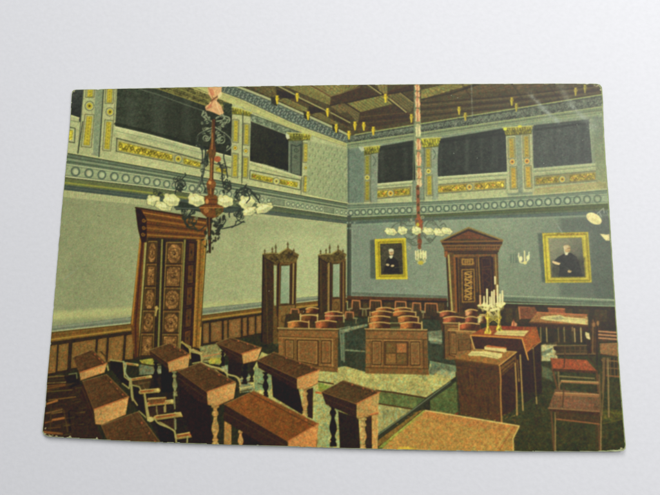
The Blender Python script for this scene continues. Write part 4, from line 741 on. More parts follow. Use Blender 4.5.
panelled('printed_bench', 'panelled front of the middle bench with a four-square centre panel', T(340,310,'148,112 522,118 522,128 154,124'), T(340,310,'154,122 520,126 530,386 154,378'),
    [T(340,310,'194,186 246,188 246,326 194,326'), T(340,310,'268,190 406,192 406,330 268,328'), T(340,310,'424,192 476,192 478,330 424,330')], T(340,310,'152,344 530,352 532,388 152,380'), .2)
for p, c in (('276,198 336,198 336,258 276,258', (104, 80, 46)), ('338,198 400,199 400,258 338,258', (148, 98, 60)), ('276,260 336,260 336,320 276,320', (134, 96, 56)), ('338,260 400,260 400,322 338,322', (104, 78, 46))): sub('panel'); fill(T(340,310,p), c, 'wood'); line(T(340,310,p), .7, (70, 50, 30), .8, close=True); sub()
for x in (182, 258, 414, 490): line(T(340,310,f'{x},182 {x+2},335'), 1.0, (94, 68, 40), .8)
fill(T(340,310,'500,180 520,180 526,352 504,352'), (108, 76, 46), 'wood'); line(T(340,310,'498,182 502,350'), .9, (64, 46, 28))
# bench C at the right
part('printed_bench_seat', 'red seated bench rows by the small door'); fill([(438, 314), (478, 313), (482, 332), (442, 332)], (66, 48, 34), 'wood')
tub(439.5, 455, 311, 316.8, PK); tub(465, 477, 309.5, 316, (196, 140, 104)); tub(443, 463.5, 316.6, 322.8, (172, 88, 62)); tub(464.8, 477, 316.6, 322.6, (160, 82, 62)); tub(477.5, 487, 315.5, 323.2, (196, 172, 124))
panelled('printed_bench', 'panelled front of the right bench, partly behind the desk', T(440,310,'16,76 120,78 120,88 20,86'), T(440,310,'20,84 112,86 118,120 210,130 210,240 100,300 26,290'), [T(440,310,'64,138 92,140 94,264 68,262'), T(440,310,'110,180 180,178 182,236 112,240')], T(440,310,'24,262 90,280 60,302 24,292'), .1)
fill(T(440,310,'22,90 50,95 52,280 24,285'), (104, 74, 46), 'wood'); line(T(440,310,'22,95 26,285'), 1.2, (50, 38, 24)); line(T(440,310,'48,122 212,130'), 1.3, (172, 134, 84)); fill(T(440,310,'50,126 92,128 92,140 50,140'), (90, 62, 38), 'wood'); line(T(440,310,'52,130 56,270'), 1.0, (62, 44, 26)); fill(T(440,310,'100,140 200,146 190,180 180,236 104,242'), (84, 62, 38), 'wood', .6)
tub(458.5, 479, 323, 329.4, (172, 88, 58)); line([(458.8, 322.5), (458.8, 330)], 1.0, (196, 168, 112))
# ---- tables and chairs at the right
part('printed_chair', 'reddish upholstered chair behind the paper-strewn table'); fill(T(440,237,'472,420 560,424 576,440 580,492 480,492'), (112, 68, 48), 'wood'); sub('rim'); line(T(440,237,'470,420 478,492'), 1.2, (176, 116, 82)); line(T(440,237,'472,420 562,424'), 1.0, (134, 84, 62)); sub()
part('printed_chair', 'red backed chair at the far side of the paper-strewn table'); fill(T(530,237,'105,425 205,430 210,470 108,462'), (132, 78, 54), 'wood'); line(T(530,237,'105,428 205,432'), 1.0, (180, 108, 76)); fill(T(530,237,'0,420 30,425 20,470 0,480'), (120, 74, 50), 'wood')
part('printed_table', 'red table with papers spread on it')
fill(T(530,310,'-5,76 340,92 345,130 0,104'), (58, 42, 28), 'wood')
for x in (60, 95, 165, 200, 250, 300): sub('leg'); line(T(530,310,f'{x},105 {x+2},190'), 1.3, (122, 104, 70) if x != 165 else (84, 70, 48)); sub()
fill(T(530,310,'80,120 340,130 350,200 90,210'), (52, 44, 30), 'wood', .75); 
for x, c in ((95, (160, 140, 96)), (165, (108, 92, 60)), (200, (120, 104, 70)), (262, (172, 148, 108)), (300, (180, 156, 112))): line(T(530,310,f'{x},112 {x+4},190'), 1.4 if x > 250 else 1.1, c, .9)
sub('table_top'); fill(T(530,310,'-8,72 40,14 336,28 342,92'), (142, 98, 62), 'wood'); line(T(530,310,'40,14 336,30'), 1.0, (186, 104, 74)); line(T(530,310,'-8,76 342,94'), 1.4, (84, 54, 34)); sub()
sub('papers'); fill(T(530,310,'70,40 170,30 210,42 330,52 336,88 210,74 100,62 58,52'), (198, 186, 132), 'pale'); fill(T(530,310,'120,50 180,36 205,56 150,62'), (138, 140, 112), 'pale', .8); line(T(530,310,'60,46 330,60'), .7, (150, 140, 100), .8); fill(T(530,310,'328,40 342,42 344,90 330,88'), (176, 146, 104), 'wood'); sub()
sub('papers'); fill(T(530,310,'328,132 350,140 358,180 336,170 326,150'), (206, 196, 150), 'pale'); sub()
part('printed_chair', 'dark armchair with turned back posts')
fill(T(530,310,'150,215 380,225 380,262 150,262'), (60, 50, 36), 'wood', .85)
sub('post'); fill(T(530,310,'358,70 372,55 384,75 392,70 402,60 410,75 404,262 356,262'), (70, 52, 34), 'wood'); line(T(530,310,'374,60 370,262'), 1.0, (116, 88, 58)); line(T(530,310,'398,66 396,330'), 1.0, (44, 34, 22)); fill(ell(T(530,310,'378,88')[0], 1.6, 2.4), (140, 100, 66)); fill(ell(T(530,310,'402,80')[0], 1.4, 2.6), (146, 104, 68)); sub()
sub('armrest'); line(T(530,310,'140,222 350,216'), 1.7, (64, 50, 36)); line(T(530,310,'150,214 350,212'), .8, (122, 100, 70)); fill(ell(T(530,310,'152,232')[0], 2.4, 2.0), (48, 38, 26)); line(T(530,310,'150,264 385,262'), 1.8, (104, 80, 56)); line(T(530,310,'158,272 385,272'), 1.0, (40, 32, 22)); sub()
sub('backrest')
for x in (205, 235, 265, 295, 325): line(T(530,310,f'{x},222 {x+2},262'), 1.0, (92, 70, 46), .8)
line(T(530,310,'185,240 350,244'), .8, (84, 64, 44), .8); fill(T(530,310,'335,190 360,195 362,262 340,262'), (44, 34, 24), 'wood', .8); sub()
part('printed_chair', 'dark slatted chair half hidden at the right edge')
fill(T(530,310,'408,284 524,292 532,400 470,400 430,340'), (50, 42, 28), 'wood', .85)
for x in (430, 452, 474, 498, 518): sub('slat'); line(T(530,310,f'{x},288 {x+4},392'), 1.1, (104, 80, 52), .85); sub()
sub('rail'); line(T(530,310,'424,300 524,308'), 1.2, (124, 94, 62)); line(T(530,310,'432,345 530,352'), 1.2, (112, 84, 56)); line(T(530,310,'440,392 534,400'), 1.6, (126, 82, 54)); sub()
part('printed_chair', 'pinkish slatted chair cut by the right edge'); fill(T(530,310,'406,120 515,128 518,190 410,190'), (70, 54, 40), 'wood')
for y in (132, 152, 172): sub('slat'); line(T(530,310,f'408,{y-4} 516,{y+4}'), 1.5, (176, 126, 94)); sub()
sub('seat'); fill(T(530,310,'412,200 522,196 528,282 416,262'), (132, 98, 66), 'wood'); line(T(530,310,'412,264 528,284'), 1.2, (64, 48, 32)); sub()
part('printed_chair', 'chair with a red leather seat')
for p, w, c in (('130,350 165,492', 1.8, (96, 66, 44)), ('165,360 172,480', 1.2, (128, 110, 76)), ('395,365 404,492', 1.8, (92, 64, 44)), ('440,290 430,492', 2.2, (104, 82, 56)), ('462,290 466,640', 1.6, (128, 108, 76)), ('448,300 446,492', 1.0, (54, 44, 30))): sub('leg'); line(T(530,310,p), w, c); sub()
sub('seat'); fill(T(530,310,'120,288 335,300 396,366 130,352'), (146, 74, 48), 'wood'); fill(T(530,310,'130,350 396,364 400,380 132,366'), (74, 48, 32), 'wood'); line(T(530,310,'120,290 132,352'), 1.0, (110, 62, 42)); sub()
sub('stretcher'); line(T(530,310,'165,396 380,410'), 1.2, (128, 116, 78)); sub(); sub('armrest'); line(T(530,310,'205,262 200,345'), 1.2, (70, 50, 36)); line(T(530,310,'340,262 385,330'), 1.0, (64, 46, 32)); sub()
part('printed_chair', 'near brown wooden chair at the lower right')
for p, w, c in (('122,215 140,460', 2.0, (92, 66, 46)), ('146,225 146,458', 1.3, (134, 112, 74)), ('402,240 410,460', 2.0, (88, 62, 44)), ('420,240 416,455', 1.2, (140, 114, 80)), ('390,230 392,440', 1.0, (70, 52, 36))): sub('leg'); line(T(530,375,p), w, c); sub()
fill(T(530,375,'145,220 410,245 410,290 150,262'), (72, 52, 36), 'wood', .7)
sub('seat'); fill(T(530,375,'106,196 146,84 416,112 414,216'), (104, 76, 56), 'wood'); fill(T(530,375,'104,196 414,216 416,242 108,216'), (64, 44, 32), 'wood'); line(T(530,375,'104,197 414,218'), 1.1, (140, 104, 74)); fill(T(530,375,'200,140 380,160 376,210 190,190'), (128, 84, 66), 'wood', .5, soft=3); sub()
sub('stretcher'); line(T(530,375,'150,262 410,292'), 1.3, (140, 88, 58)); sub()
sub('backrest'); line(T(530,375,'148,112 412,126'), 2.6, (140, 96, 66)); line(T(530,375,'150,104 412,116'), .8, (186, 146, 104)); line(T(530,375,'184,38 412,50'), 2.0, (150, 106, 72)); line(T(530,375,'184,32 412,42'), .8, (190, 158, 112)); line(T(530,375,'165,0 172,85'), 1.4, (110, 90, 62)); line(T(530,375,'182,40 168,70'), 1.2, (130, 96, 66)); line(T(530,375,'200,55 190,190'), 1.0, (72, 54, 38)); line(T(530,375,'410,0 418,240'), 1.8, (100, 78, 54)); line(T(530,375,'440,0 425,240'), 1.2, (110, 88, 58)); sub()
# ---- red-clothed table with candelabra
part('printed_table', 'table under a red-brown cloth')
fill(T(440,310,'190,158 490,168 575,105 600,200 606,492 400,492 395,260 210,232'), (50, 34, 22), 'wood')
for p, w, c in (('556,230 576,560', 1.3, (150, 128, 84)), ('478,270 494,600', 1.4, (158, 132, 84)), ('540,270 548,480', 1.0, (70, 50, 32))): sub('leg'); line(T(440,310,p), w, c); sub()
fill(T(440,310,'490,280 606,200 608,500 500,560'), (44, 34, 22), 'wood', .6)
sub('tablecloth', 'red-brown cloth with a hanging point')
fill(T(440,310,'182,152 488,168 500,252 380,262 205,225'), (60, 38, 24), 'wood')
fill(T(440,310,'486,168 576,102 600,190 560,212 520,250 526,298'), (146, 82, 44), 'wood'); line(T(440,310,'488,168 526,298'), 1.2, (206, 148, 82)); line(T(440,310,'500,180 540,225'), .8, (130, 66, 32), .6); line(T(440,310,'570,110 590,190'), 1.2, (128, 66, 34), .7); line(T(440,310,'520,250 598,192'), .9, (196, 132, 74), .8)
fill(T(440,310,'182,150 236,118 300,94 576,102 490,168'), (134, 70, 42), 'wood'); line(T(440,310,'182,152 488,170'), 1.5, (196, 126, 62)); line(T(440,310,'182,156 204,230'), 1.2, (186, 154, 96)); fill(T(440,310,'360,95 500,100 490,118 350,112'), (120, 46, 36), 'wood', .7); sub()
sub('papers'); fill(T(440,310,'345,122 530,124 500,158 320,148'), (196, 180, 122), 'pale'); line(T(440,310,'330,140 515,142'), .7, (150, 128, 82), .7); sub()
part('printed_inkstand', 'small reddish inkstand on the cloth'); fill(T(440,310,'424,96 428,76 438,58 448,76 460,80 458,98'), (196, 128, 96), 'wood'); line(T(440,310,'438,60 440,96'), .8, (120, 60, 44))
part('printed_candelabra', 'branched candelabra with white candles')
for x0, x1, y0, y1 in ((268, 302, -10, 140), (338, 366, -10, 120)):
    sub('base'); xm = (x0+x1)/2
    fill(T(440,310,f'{xm-6},{y0} {xm+6},{y0} {xm+8},{y0+40} {xm+16},{y0+55} {xm+8},{y0+70} {xm+7},{y1-35} {x1+4},{y1-8} {x1+4},{y1+4} {x0-4},{y1+4} {x0-4},{y1-8} {xm-7},{y1-35} {xm-8},{y0+70} {xm-16},{y0+55} {xm-8},{y0+40}'), (184, 162, 66), 'carve'); line(T(440,310,f'{xm-3},{y0} {xm-3},{y1-10}'), .7, (226, 214, 120), .8); line(T(440,310,f'{xm+5},{y0} {xm+6},{y1}'), .7, (110, 92, 36), .8); sub()
sub('arm')
for p in ('232,415 250,430 290,440 330,435 372,410', '240,405 270,425 300,470', '270,400 290,430 300,470', '300,400 320,435 345,470', '340,400 345,440 350,480', '375,400 365,425 345,450', '225,412 245,416 262,404', '350,395 368,420 385,400'): line(curve(T(440,237,p)), 1.5, (196, 184, 122))
for p in ('240,412', '262,408', '280,416', '300,412', '318,420', '340,408', '360,412', '378,400', '330,432', '292,436', '350,432', '270,430', '310,440'): fill(ell(T(440,237,p)[0], 2.3, 1.6), (222, 214, 160), 'pale')
for _ in range(26): p = (rng.uniform(478, 503), rng.uniform(302, 311)); fill(ell(p, rng.uniform(.7, 1.6), rng.uniform(.6, 1.1), rng.uniform(0, 180)), (224, 216, 164) if rng.random() < .65 else (136, 128, 84), a=.9)
for p in ('232,425', '256,440', '320,452', '365,434'): fill(ell(T(440,237,p)[0], 1.5, 1.2), (120, 112, 70), a=.8)
sub()
for x, y0, y1 in ((239, 352, 408), (262, 358, 404), (280, 315, 405), (309, 330, 408), (322, 322, 405), (327, 240, 282), (342, 292, 398), (358, 345, 402), (372, 325, 398), (297, 362, 410)):
    sub('candle'); line(T(440,237,f'{x},{y0} {x+1},{y1}'), 1.7 if y1-y0 > 50 else 1.5, (226, 218, 178) if x not in (239,) else (216, 160, 124)); line(T(440,237,f'{x+5},{y0} {x+6},{y1}'), .5, (160, 148, 104), .7); sub()
# ---- desk in front of the cloth-covered table
part('printed_lectern_desk', 'brown speaker desk with papers on its sloping top')
fill(T(440,310,'90,298 352,332 362,668 122,625'), (76, 52, 32), 'wood'); fill(T(440,310,'350,334 456,256 462,322 455,560 440,600 366,640'), (58, 40, 24), 'wood')
for k in range(26):
    u = rng.uniform(.03, .97); f = qmap(T(440,310,'95,310 350,340 362,662 122,620')); v = rng.uniform(0, .7); line([f(u, v), f(u+.01, v+.28)], .8, (98, 68, 40) if k % 2 else (50, 34, 22), .55, setid=False)
line(T(440,310,'96,330 352,366'), .9, (60, 42, 26), .7); sub('side_panel'); fill(T(440,310,'356,345 452,272 456,318 364,398'), (104, 72, 40), 'wood'); line(T(440,310,'366,362 444,300 446,318 368,385'), .8, (54, 36, 22), close=True); sub()
for p, w, c in (('356,340 362,420 360,500 366,670', 1.5, (164, 116, 68)), ('448,320 456,470 458,622', 1.5, (158, 124, 76)), ('462,300 470,420', .9, (120, 94, 58))): sub('leg'); line(T(440,310,p), w, c); fill(ell(T(440,310,p)[-1], 1.0, 1.8), c); sub()
sub('desk_top'); fill(T(440,310,'84,294 200,234 456,250 352,332'), (140, 96, 52), 'wood'); line(T(440,310,'84,296 352,334'), 1.5, (92, 62, 36)); line(T(440,310,'352,333 456,252'), 1.1, (190, 146, 88)); line(T(440,310,'200,235 456,251'), .9, (176, 142, 88)); sub()
sub('papers'); fill(T(440,310,'165,268 188,246 264,246 372,262 366,284 340,294 250,276 175,274'), (204, 192, 134), 'pale'); line(T(440,310,'176,264 250,262 345,284'), .7, (150, 136, 90), .8); fill(T(440,310,'230,272 330,288 340,294 250,280'), (128, 112, 72), 'pale', .8); sub()
sub('book'); fill(T(440,310,'264,220 280,212 396,226 396,252 376,254 264,240'), (206, 188, 132), 'pale'); fill(T(440,310,'270,222 282,211 396,226 394,232'), (176, 92, 58), 'pale'); line(T(440,310,'266,240 376,254'), .8, (112, 84, 50)); sub()
# ---- nearest table along the bottom edge
part('printed_table', 'large pale orange-brown table top cut by the bottom edge')
fill([(425, 410.4), (440, 412.6), (480, 419), (518.6, 425.6), (518, 428), (515, 432.5), (512.4, 438), (512.6, 446), (512.8, 456), (378, 456), (381.5, 448.5)], (168, 126, 70), 'wood')
for _ in range(420):
    x, y = rng.uniform(385, 516), rng.uniform(411, 450); fill(ell((x, y), rng.uniform(.5, 1.5), .5, rng.uniform(-50, -20), 6), ((170, 96, 56), (184, 158, 82), (134, 104, 50))[rng.integers(3)], a=.4, setid=False)
fill([(425, 410.4), (518.6, 425.6), (518, 428), (500, 432), (424, 416)], (174, 96, 60), 'wood', .35, soft=4); line([(425, 410.2), (440, 412.6), (518.4, 425.6)], 1.1, (212, 188, 124)); line([(518.4, 426), (512.4, 438), (512.6, 452)], 1.2, (198, 172, 104)); line([(514, 425.5), (499, 449)], 1.0, (150, 88, 52), .8); line([(511, 425), (495, 449)], .8, (206, 166, 100), .7)
fill(T(340,375,'350,430 400,426 465,440 340,446'), (206, 182, 72), 'pale', .8)
line([(455, 416), (420, 448)], .9, (158, 116, 62), .5); line([(484, 420), (450, 449)], .9, (158, 116, 62), .5)

# ---- double desks and their chairs in the left foreground
part('printed_floor', 'shadow and pale floor patches between the left desks')
fill(T(140,310,'0,330 60,310 140,330 140,440 60,480 0,490'), (112, 118, 88), 'floor', .95, soft=1); fill(T(140,310,'0,300 80,290 95,325 20,330'), (150, 148, 70), 'floor'); line(T(140,310,'0,320 80,335 135,330'), 1.3, (52, 44, 28)); fill(T(140,310,'20,400 130,350 135,440 60,470'), (134, 142, 112), 'floor', .9, soft=1); line(T(140,310,'0,420 60,390'), 1.3, (178, 148, 92))
fill(T(140,310,'360,220 470,200 520,260 480,330 380,310'), (138, 134, 92), 'floor', .95); fill(T(140,310,'410,290 490,285 490,320 420,325'), (158, 152, 70), 'floor'); line(T(140,310,'380,280 480,262'), 1.2, (178, 120, 80)); line(T(140,310,'385,300 420,296'), 1.0, (84, 60, 40)); fill(T(140,310,'490,330 530,330 530,400 500,380'), (142, 148, 112), 'floor'); fill(T(140,310,'610,395 660,380 660,492 600,492'), (112, 124, 100), 'floor', .9)
for y in (415, 440, 465): line(T(140,310,f'600,{y} 660,{y-12}'), 1.1, (178, 170, 120) if y != 440 else (66, 56, 36))
fill(T(240,310,'90,340 190,390 190,480 90,480'), (124, 140, 98), 'floor'); line(T(240,310,'110,440 140,446'), 1.2, (60, 66, 48)); fill([(316, 394), (340, 400), (345, 447), (312, 447)], (152, 156, 104), 'floor')
fill([(36, 392), (78, 380), (100, 432), (104, 446), (36, 446)], (46, 34, 22), 'wood'); fill(T(140,310,'150,340 230,380 210,492 150,492'), (38, 32, 20), 'wood')
fill([(140, 375), (182, 372), (210, 404), (216, 446), (165, 446), (150, 420), (128, 400)], (42, 36, 22), 'wood')
# rows of chairs in the shade at the far left
part('printed_chair_row', 'row of shaded chairs in the lower left corner')
fill([(46, 378), (78, 374), (84, 392), (98, 425), (106, 442), (42, 440)], (52, 38, 24), 'wood')
for p, c, w in (('10,405 150,395', (110, 92, 58), 1.2), ('0,430 170,410', (60, 52, 36), 1.6), ('10,460 160,445', (106, 70, 44), 1.3), ('20,440 160,432', (150, 132, 88), .9)): line(T(40,310,p), w, c)
for p, c, w in (('50,80 155,62', (112, 72, 44), 1.3), ('45,100 200,88', (92, 80, 50), 1.0), ('60,150 220,130', (118, 86, 52), 1.1), ('50,172 110,152', (156, 100, 60), 2.0), ('45,228 140,205', (112, 82, 54), 1.6), ('80,230 140,220', (128, 94, 60), 1.1), ('85,268 150,256', (158, 98, 60), 2.2), ('40,285 80,275', (120, 72, 44), 1.4), ('35,340 140,352', (132, 82, 50), 2.4), ('60,318 130,310', (92, 64, 42), 1.2), ('150,210 175,340', (84, 66, 44), .9), ('75,180 70,330', (74, 60, 40), .9), ('180,225 190,330', (34, 26, 16), 1.8)): line(T(40,375,p), w, c)
fill(T(40,310,'150,400 230,385 245,440 190,470'), (36, 30, 20), 'wood'); line(T(40,310,'180,385 225,378 228,410'), 1.0, (112, 118, 84))
for _ in range(46):
    x = rng.uniform(46, 82); y = rng.uniform(382, 436); L_ = rng.uniform(3, 10); line([(x, y), (x + L_, y - L_*.14)], rng.uniform(.6, 1.3), ((92, 62, 40), (78, 64, 44), (30, 24, 16), (104, 90, 60))[rng.integers(4)], .5, setid=False)
# armchairs between the desks
AR = (170, 148, 92); ARR = (156, 92, 54)
def armchair(back, arms, lab, legs=()):
    part('printed_chair', lab)
    sub('backrest'); fill(back, (34, 28, 18), 'wood'); line(back[:-1], 1.3, (150, 142, 94)); sub()
    for a, b, w in arms:
        sub('armrest'); line([(a[0], a[1]+w*.62), (b[0], b[1]+w*.5)], w*.5, (30, 26, 16), .9); line([a, b], w, mul(AR, .92), tex='wood'); line([lerp((a[0], a[1]-w*.12), b, .04), lerp(a, (b[0], b[1]-w*.12), .72)], w*.5, ARR, tex='wood')
        line([lerp((a[0], a[1]-w*.15), b, .1), lerp(a, (b[0], b[1]-w*.1), .6)], w*.16, (104, 58, 34), .8); fill(ell(b, w*.56, w*.56), mul(AR, 1.04)); fill(ell((b[0]-.2, b[1]-w*.1), w*.26, w*.26), (214, 196, 128), a=.8)
        line([(a[0], a[1]-w*.42), (b[0], b[1]-w*.42)], .6, (214, 200, 138), .8); line([(a[0], a[1]+w*.42), (b[0], b[1]+w*.42)], .5, (116, 96, 54), .8); sub()
    for p in legs: sub('leg'); line(p, 1.3, (160, 152, 104)); sub()
armchair(T(40,310,'425,300 505,310 510,370 545,420 540,470 500,440 430,350'), [(T(100,360,'185,116',5.82)[0], T(100,360,'298,97',5.82)[0], 3.0), (T(40,310,'510,320')[0], T(40,310,'590,330')[0], 2.2)], 'armchair with pale arms behind the second left desk', [T(40,310,'548,420 552,470 560,530'), T(40,310,'508,315 512,400 545,425')])
line(curve(T(40,310,'505,310 520,330 515,370 530,400 550,415')), 1.6, (146, 156, 112)); line(T(40,310,'400,300 415,360'), 1.6, (156, 150, 98)); line(T(40,310,'370,250 400,280 405,330'), 1.4, (64, 50, 32)); fill(T(40,310,'570,430 660,415 660,480 590,492'), (70, 64, 44), 'wood'); line(T(40,310,'600,440 660,432'), 1.3, (172, 152, 98)); line(T(40,310,'580,450 620,440 640,480'), 1.2, (150, 140, 96))
fill(T(100,360,'230,180 272,185 290,262 385,250 384,330 296,345',5.82), (58, 40, 26), 'wood', .8); fill(T(100,360,'190,120 300,104 300,150 262,170 210,180',5.82), (66, 48, 32), 'wood', .75); fill(T(100,360,'340,345 440,325 445,395 400,388',5.82), (60, 42, 28), 'wood', .8)
armchair(T(40,375,'560,60 600,70 640,150 650,260 600,215 570,120'), [(T(100,360,'242,186',5.82)[0], T(100,360,'342,176',5.82)[0], 4.2), (T(100,360,'282,258',5.82)[0], T(100,360,'424,241',5.82)[0], 4.3)], 'armchair with two rounded arms beside the middle desks', [T(40,375,'548,20 555,130 590,180'), T(40,375,'632,110 650,200 665,270')])
line(T(100,360,'264,198 272,270 286,348',5.82), 2.2, (158, 146, 94)); line(T(100,360,'258,198 266,270 278,348',5.82), .6, (60, 52, 30)); line(T(100,360,'184,116 190,170 196,232',5.82), 2.1, (150, 142, 94)); line(T(100,360,'384,246 386,300',5.82), 1.6, (150, 132, 84)); line(T(100,360,'334,262 334,300',5.82), 1.2, (120, 104, 66)); line(T(100,360,'442,306 444,400',5.82), 1.9, (134, 138, 104)); line(T(100,360,'286,228 385,222',5.82), 2.6, (130, 82, 50)); line(T(100,360,'286,222 385,216',5.82), .7, (196, 176, 118)); line(T(140,375,'150,190 152,220'), 1.2, (150, 140, 96)); fill(T(140,375,'50,150 120,135 155,140 155,160 60,170'), (104, 70, 44), 'wood'); line(T(140,375,'55,145 150,135'), .9, (170, 150, 98)); line(T(140,375,'105,195 110,240'), 1.1, (120, 112, 76)); fill(ell((151.5, 419), 3.4, 2.6), (176, 166, 112), 'wood')
armchair(T(140,375,'95,265 160,300 215,335 222,400 130,400'), [(T(100,360,'330,335',5.82)[0], T(100,360,'480,314',5.82)[0], 4.9), (T(100,360,'455,444',5.82)[0], T(100,360,'556,430',5.82)[0], 5.4)], 'nearest armchair at the bottom edge of the card', [T(140,375,'215,335 225,405'), T(140,375,'290,365 288,405')])
line(curve(T(140,375,'95,265 120,290 180,315 210,335 218,370')), 1.4, (164, 156, 104)); line(T(140,375,'212,250 214,310'), 1.2, (112, 112, 84)); line(T(140,375,'240,355 330,335'), .8, (208, 176, 110))
for p in ('215,20 208,180', '270,60 300,120', '320,110 318,280', '300,120 300,300'): line(T(140,375,p), 1.2, (86, 88, 64), .8)
line(T(140,375,'214,0 216,70 208,90 214,200'), 1.5, (122, 124, 92), .9)
armchair(T(140,310,'250,195 305,220 310,250 370,265 372,310 320,320 290,265'), [(T(140,310,'320,238')[0], T(140,310,'372,262')[0], 1.8)], 'dark backed chair behind the desk by the door')
line(curve(T(140,310,'255,190 280,215 300,235 306,290')), 1.4, (166, 146, 84)); line(curve(T(140,310,'310,238 345,255 368,270 374,310')), 1.4, (166, 158, 106))
armchair(T(140,310,'380,320 450,350 500,400 530,410 520,370 470,340'), [(T(140,310,'440,340')[0], T(140,310,'500,365')[0], 1.6)], 'pale backed chair behind the middle desk')
line(curve(T(140,310,'370,315 440,340 490,352 530,385 580,400 600,430')), 1.5, (172, 164, 110)); line(curve(T(140,310,'580,400 600,420 606,492')), 1.5, (180, 158, 104))
line(curve(T(240,375,'230,175 330,185 358,205 352,225')), 1.6, (150, 130, 84)); fill(T(240,375,'0,60 80,55 90,90 20,105'), (120, 124, 92), 'floor'); line(T(240,375,'5,80 80,66'), 1.2, (186, 178, 124)); line(T(240,375,'5,98 70,86'), 1.0, (64, 56, 36))

def desk(lab, top, front, side=None, under=(), legs=(), hinge=True, tc=TOPC, fc=PEACH):
    part('printed_desk', lab)
    for p, c in under: sub('side_panel'); fill(p, c, 'wood'); sub()
    for l in legs: baluster(*l)
    if side: fill(side, (52, 36, 24), 'wood'); line([lerp(side[0], side[-1], .5), lerp(side[1], side[2], .5)], .6, (92, 64, 40), .6)
    sub('front_board'); f = np.array(front); fill(front, grad(f[0], mul(fc, .93), f[1], mul(fc, 1.06)), 'wood'); line([front[-1] if len(front) < 5 else front[-2], front[2]], .9, (110, 72, 44), .7)
    for _ in range(26): fp = qmap([front[0], front[1], front[2], front[-1]])(rng.uniform(.05, .95), rng.uniform(.1, .9)); fill(ell(fp, .6, .5), (196, 116, 78) if rng.random() < .6 else (206, 170, 114), a=.35, setid=False)
    sub(); sub('desk_top'); t = np.array(top); fill(top, grad(t[0], mul(tc, 1.08), t[2], mul(tc, .95)), 'wood')
    q = qmap(list(top[:4]))
    for _ in range(110): a = q(rng.uniform(.03, .97), rng.uniform(.03, .97)); fill(ell(a, .6, .45), ((130, 76, 46), (58, 42, 28), (118, 92, 58))[rng.integers(3)], a=.32, setid=False)
    for _ in range(26): v = rng.uniform(.04, .96); u = rng.uniform(0, .7); line([q(u, v), q(u + rng.uniform(.1, .28), v + rng.uniform(-.01, .01))], .6, mul(tc, 1.3) if rng.random() < .5 else mul(tc, .68), .5, setid=False)
    line([top[3], top[2]], 1.3, (176, 104, 66)); line([top[0], top[3]], .8, (112, 76, 50), .9); line([top[0], top[1]], .7, (146, 124, 84), .7); line([top[1], top[2]], 1.0, (126, 92, 58), .8)
    if hinge:
        line([lerp(top[0], top[1], .86) , lerp(top[3], top[2], .86)], .7, (60, 40, 28), .8)
        for v in (.3, .6, .85): p = lerp(lerp(top[0], top[1], .92), lerp(top[3], top[2], .92), v); fill(ell(p, 1.1, .7, 50), (176, 92, 66), a=.85)
    sub()
BK2 = (34, 26, 18)
desk('small desk at the far left against the wainscot', T(40,310,'200,282 320,238 406,320 244,376'), T(40,310,'244,378 406,322 392,374 250,422'))
desk('second desk from the left, overlapping the small one', T(40,375,'262,36 404,-4 538,130 330,206'), T(40,375,'330,208 538,134 520,236 380,296 340,292'), side=T(40,375,'262,38 330,208 330,296 250,100'))
desk('nearest left desk cut by the bottom edge', [(102.5, 425), (138.5, 411.5), (164, 446), (112, 446)], [(112, 446.5), (164, 446.5), (164, 450), (112, 450)], fc=TOPC)
desk('desk in front of the tall door', T(140,310,'60,240 185,198 302,266 170,316'), T(140,310,'170,318 302,268 292,346 178,372'), T(140,310,'60,242 170,318 170,366 140,330 64,268'), [(T(140,310,'132,310 200,360 210,492 132,492'), (30, 24, 16))], [(156.5, 362, 156.5, 386, 5, BK2), (174.8, 371, 176, 396, 5, (124, 122, 88), (168, 164, 118))])
desk('desk in the middle of the left group', T(140,310,'230,366 366,314 572,430 405,492'), T(140,375,'405,100 580,44 566,140 480,180 455,188 410,176'), T(140,375,'230,-24 405,100 408,178 360,160 240,60'), [(T(140,375,'240,60 420,180 440,400 330,400 240,200'), (40, 30, 20))], [(215.8, 405, 216, 446, 7.5, (172, 134, 84), (206, 170, 112))])
desk('desk beside the wainscot right of the door', T(140,310,'460,198 545,164 728,226 612,264'), T(240,310,'14,264 132,226 106,302 22,322'), T(140,310,'460,200 612,264 612,320 540,290 470,215'), [(T(140,310,'534,250 614,280 614,398 534,380'), (40, 32, 20))], [(223.2, 351, 223.4, 366, 4, BK2), (245.5, 363, 245, 384, 6, BK2), (252.6, 361, 252, 382, 5, (44, 36, 24))])
desk('desk in front of the left bench', T(240,310,'104,300 205,253 482,356 344,410'), T(240,310,'344,412 480,358 466,440 392,476 344,472'), T(240,310,'104,302 344,412 344,480 112,346'), [(T(240,375,'190,0 350,72 390,245 200,130'), (36, 28, 18)), (T(240,375,'400,85 440,75 438,262 405,250'), (48, 36, 24))], [(265.8, 372, 266.2, 397, 6, BK2), (305.2, 388, 305, 416, 6.5, (170, 132, 84), (206, 168, 112))])
desk('largest near desk at the bottom edge', [(225, 404), (254, 390.6), (318.6, 423.4), (288.3, 441)], [(288.3, 441.4), (318.6, 424), (317.4, 440), (316, 452), (288, 452)], [(225, 404.5), (288.3, 441), (288.3, 452), (272, 449), (224, 420)], [(T(140,375,'510,262 552,275 552,430 508,430'), (166, 122, 74)), (T(240,375,'10,290 200,405 300,470 10,470'), (36, 26, 18))], [(241, 426, 241.4, 452, 5.5, (176, 130, 84), (206, 168, 112))], tc=(118, 70, 38), fc=(190, 126, 78))
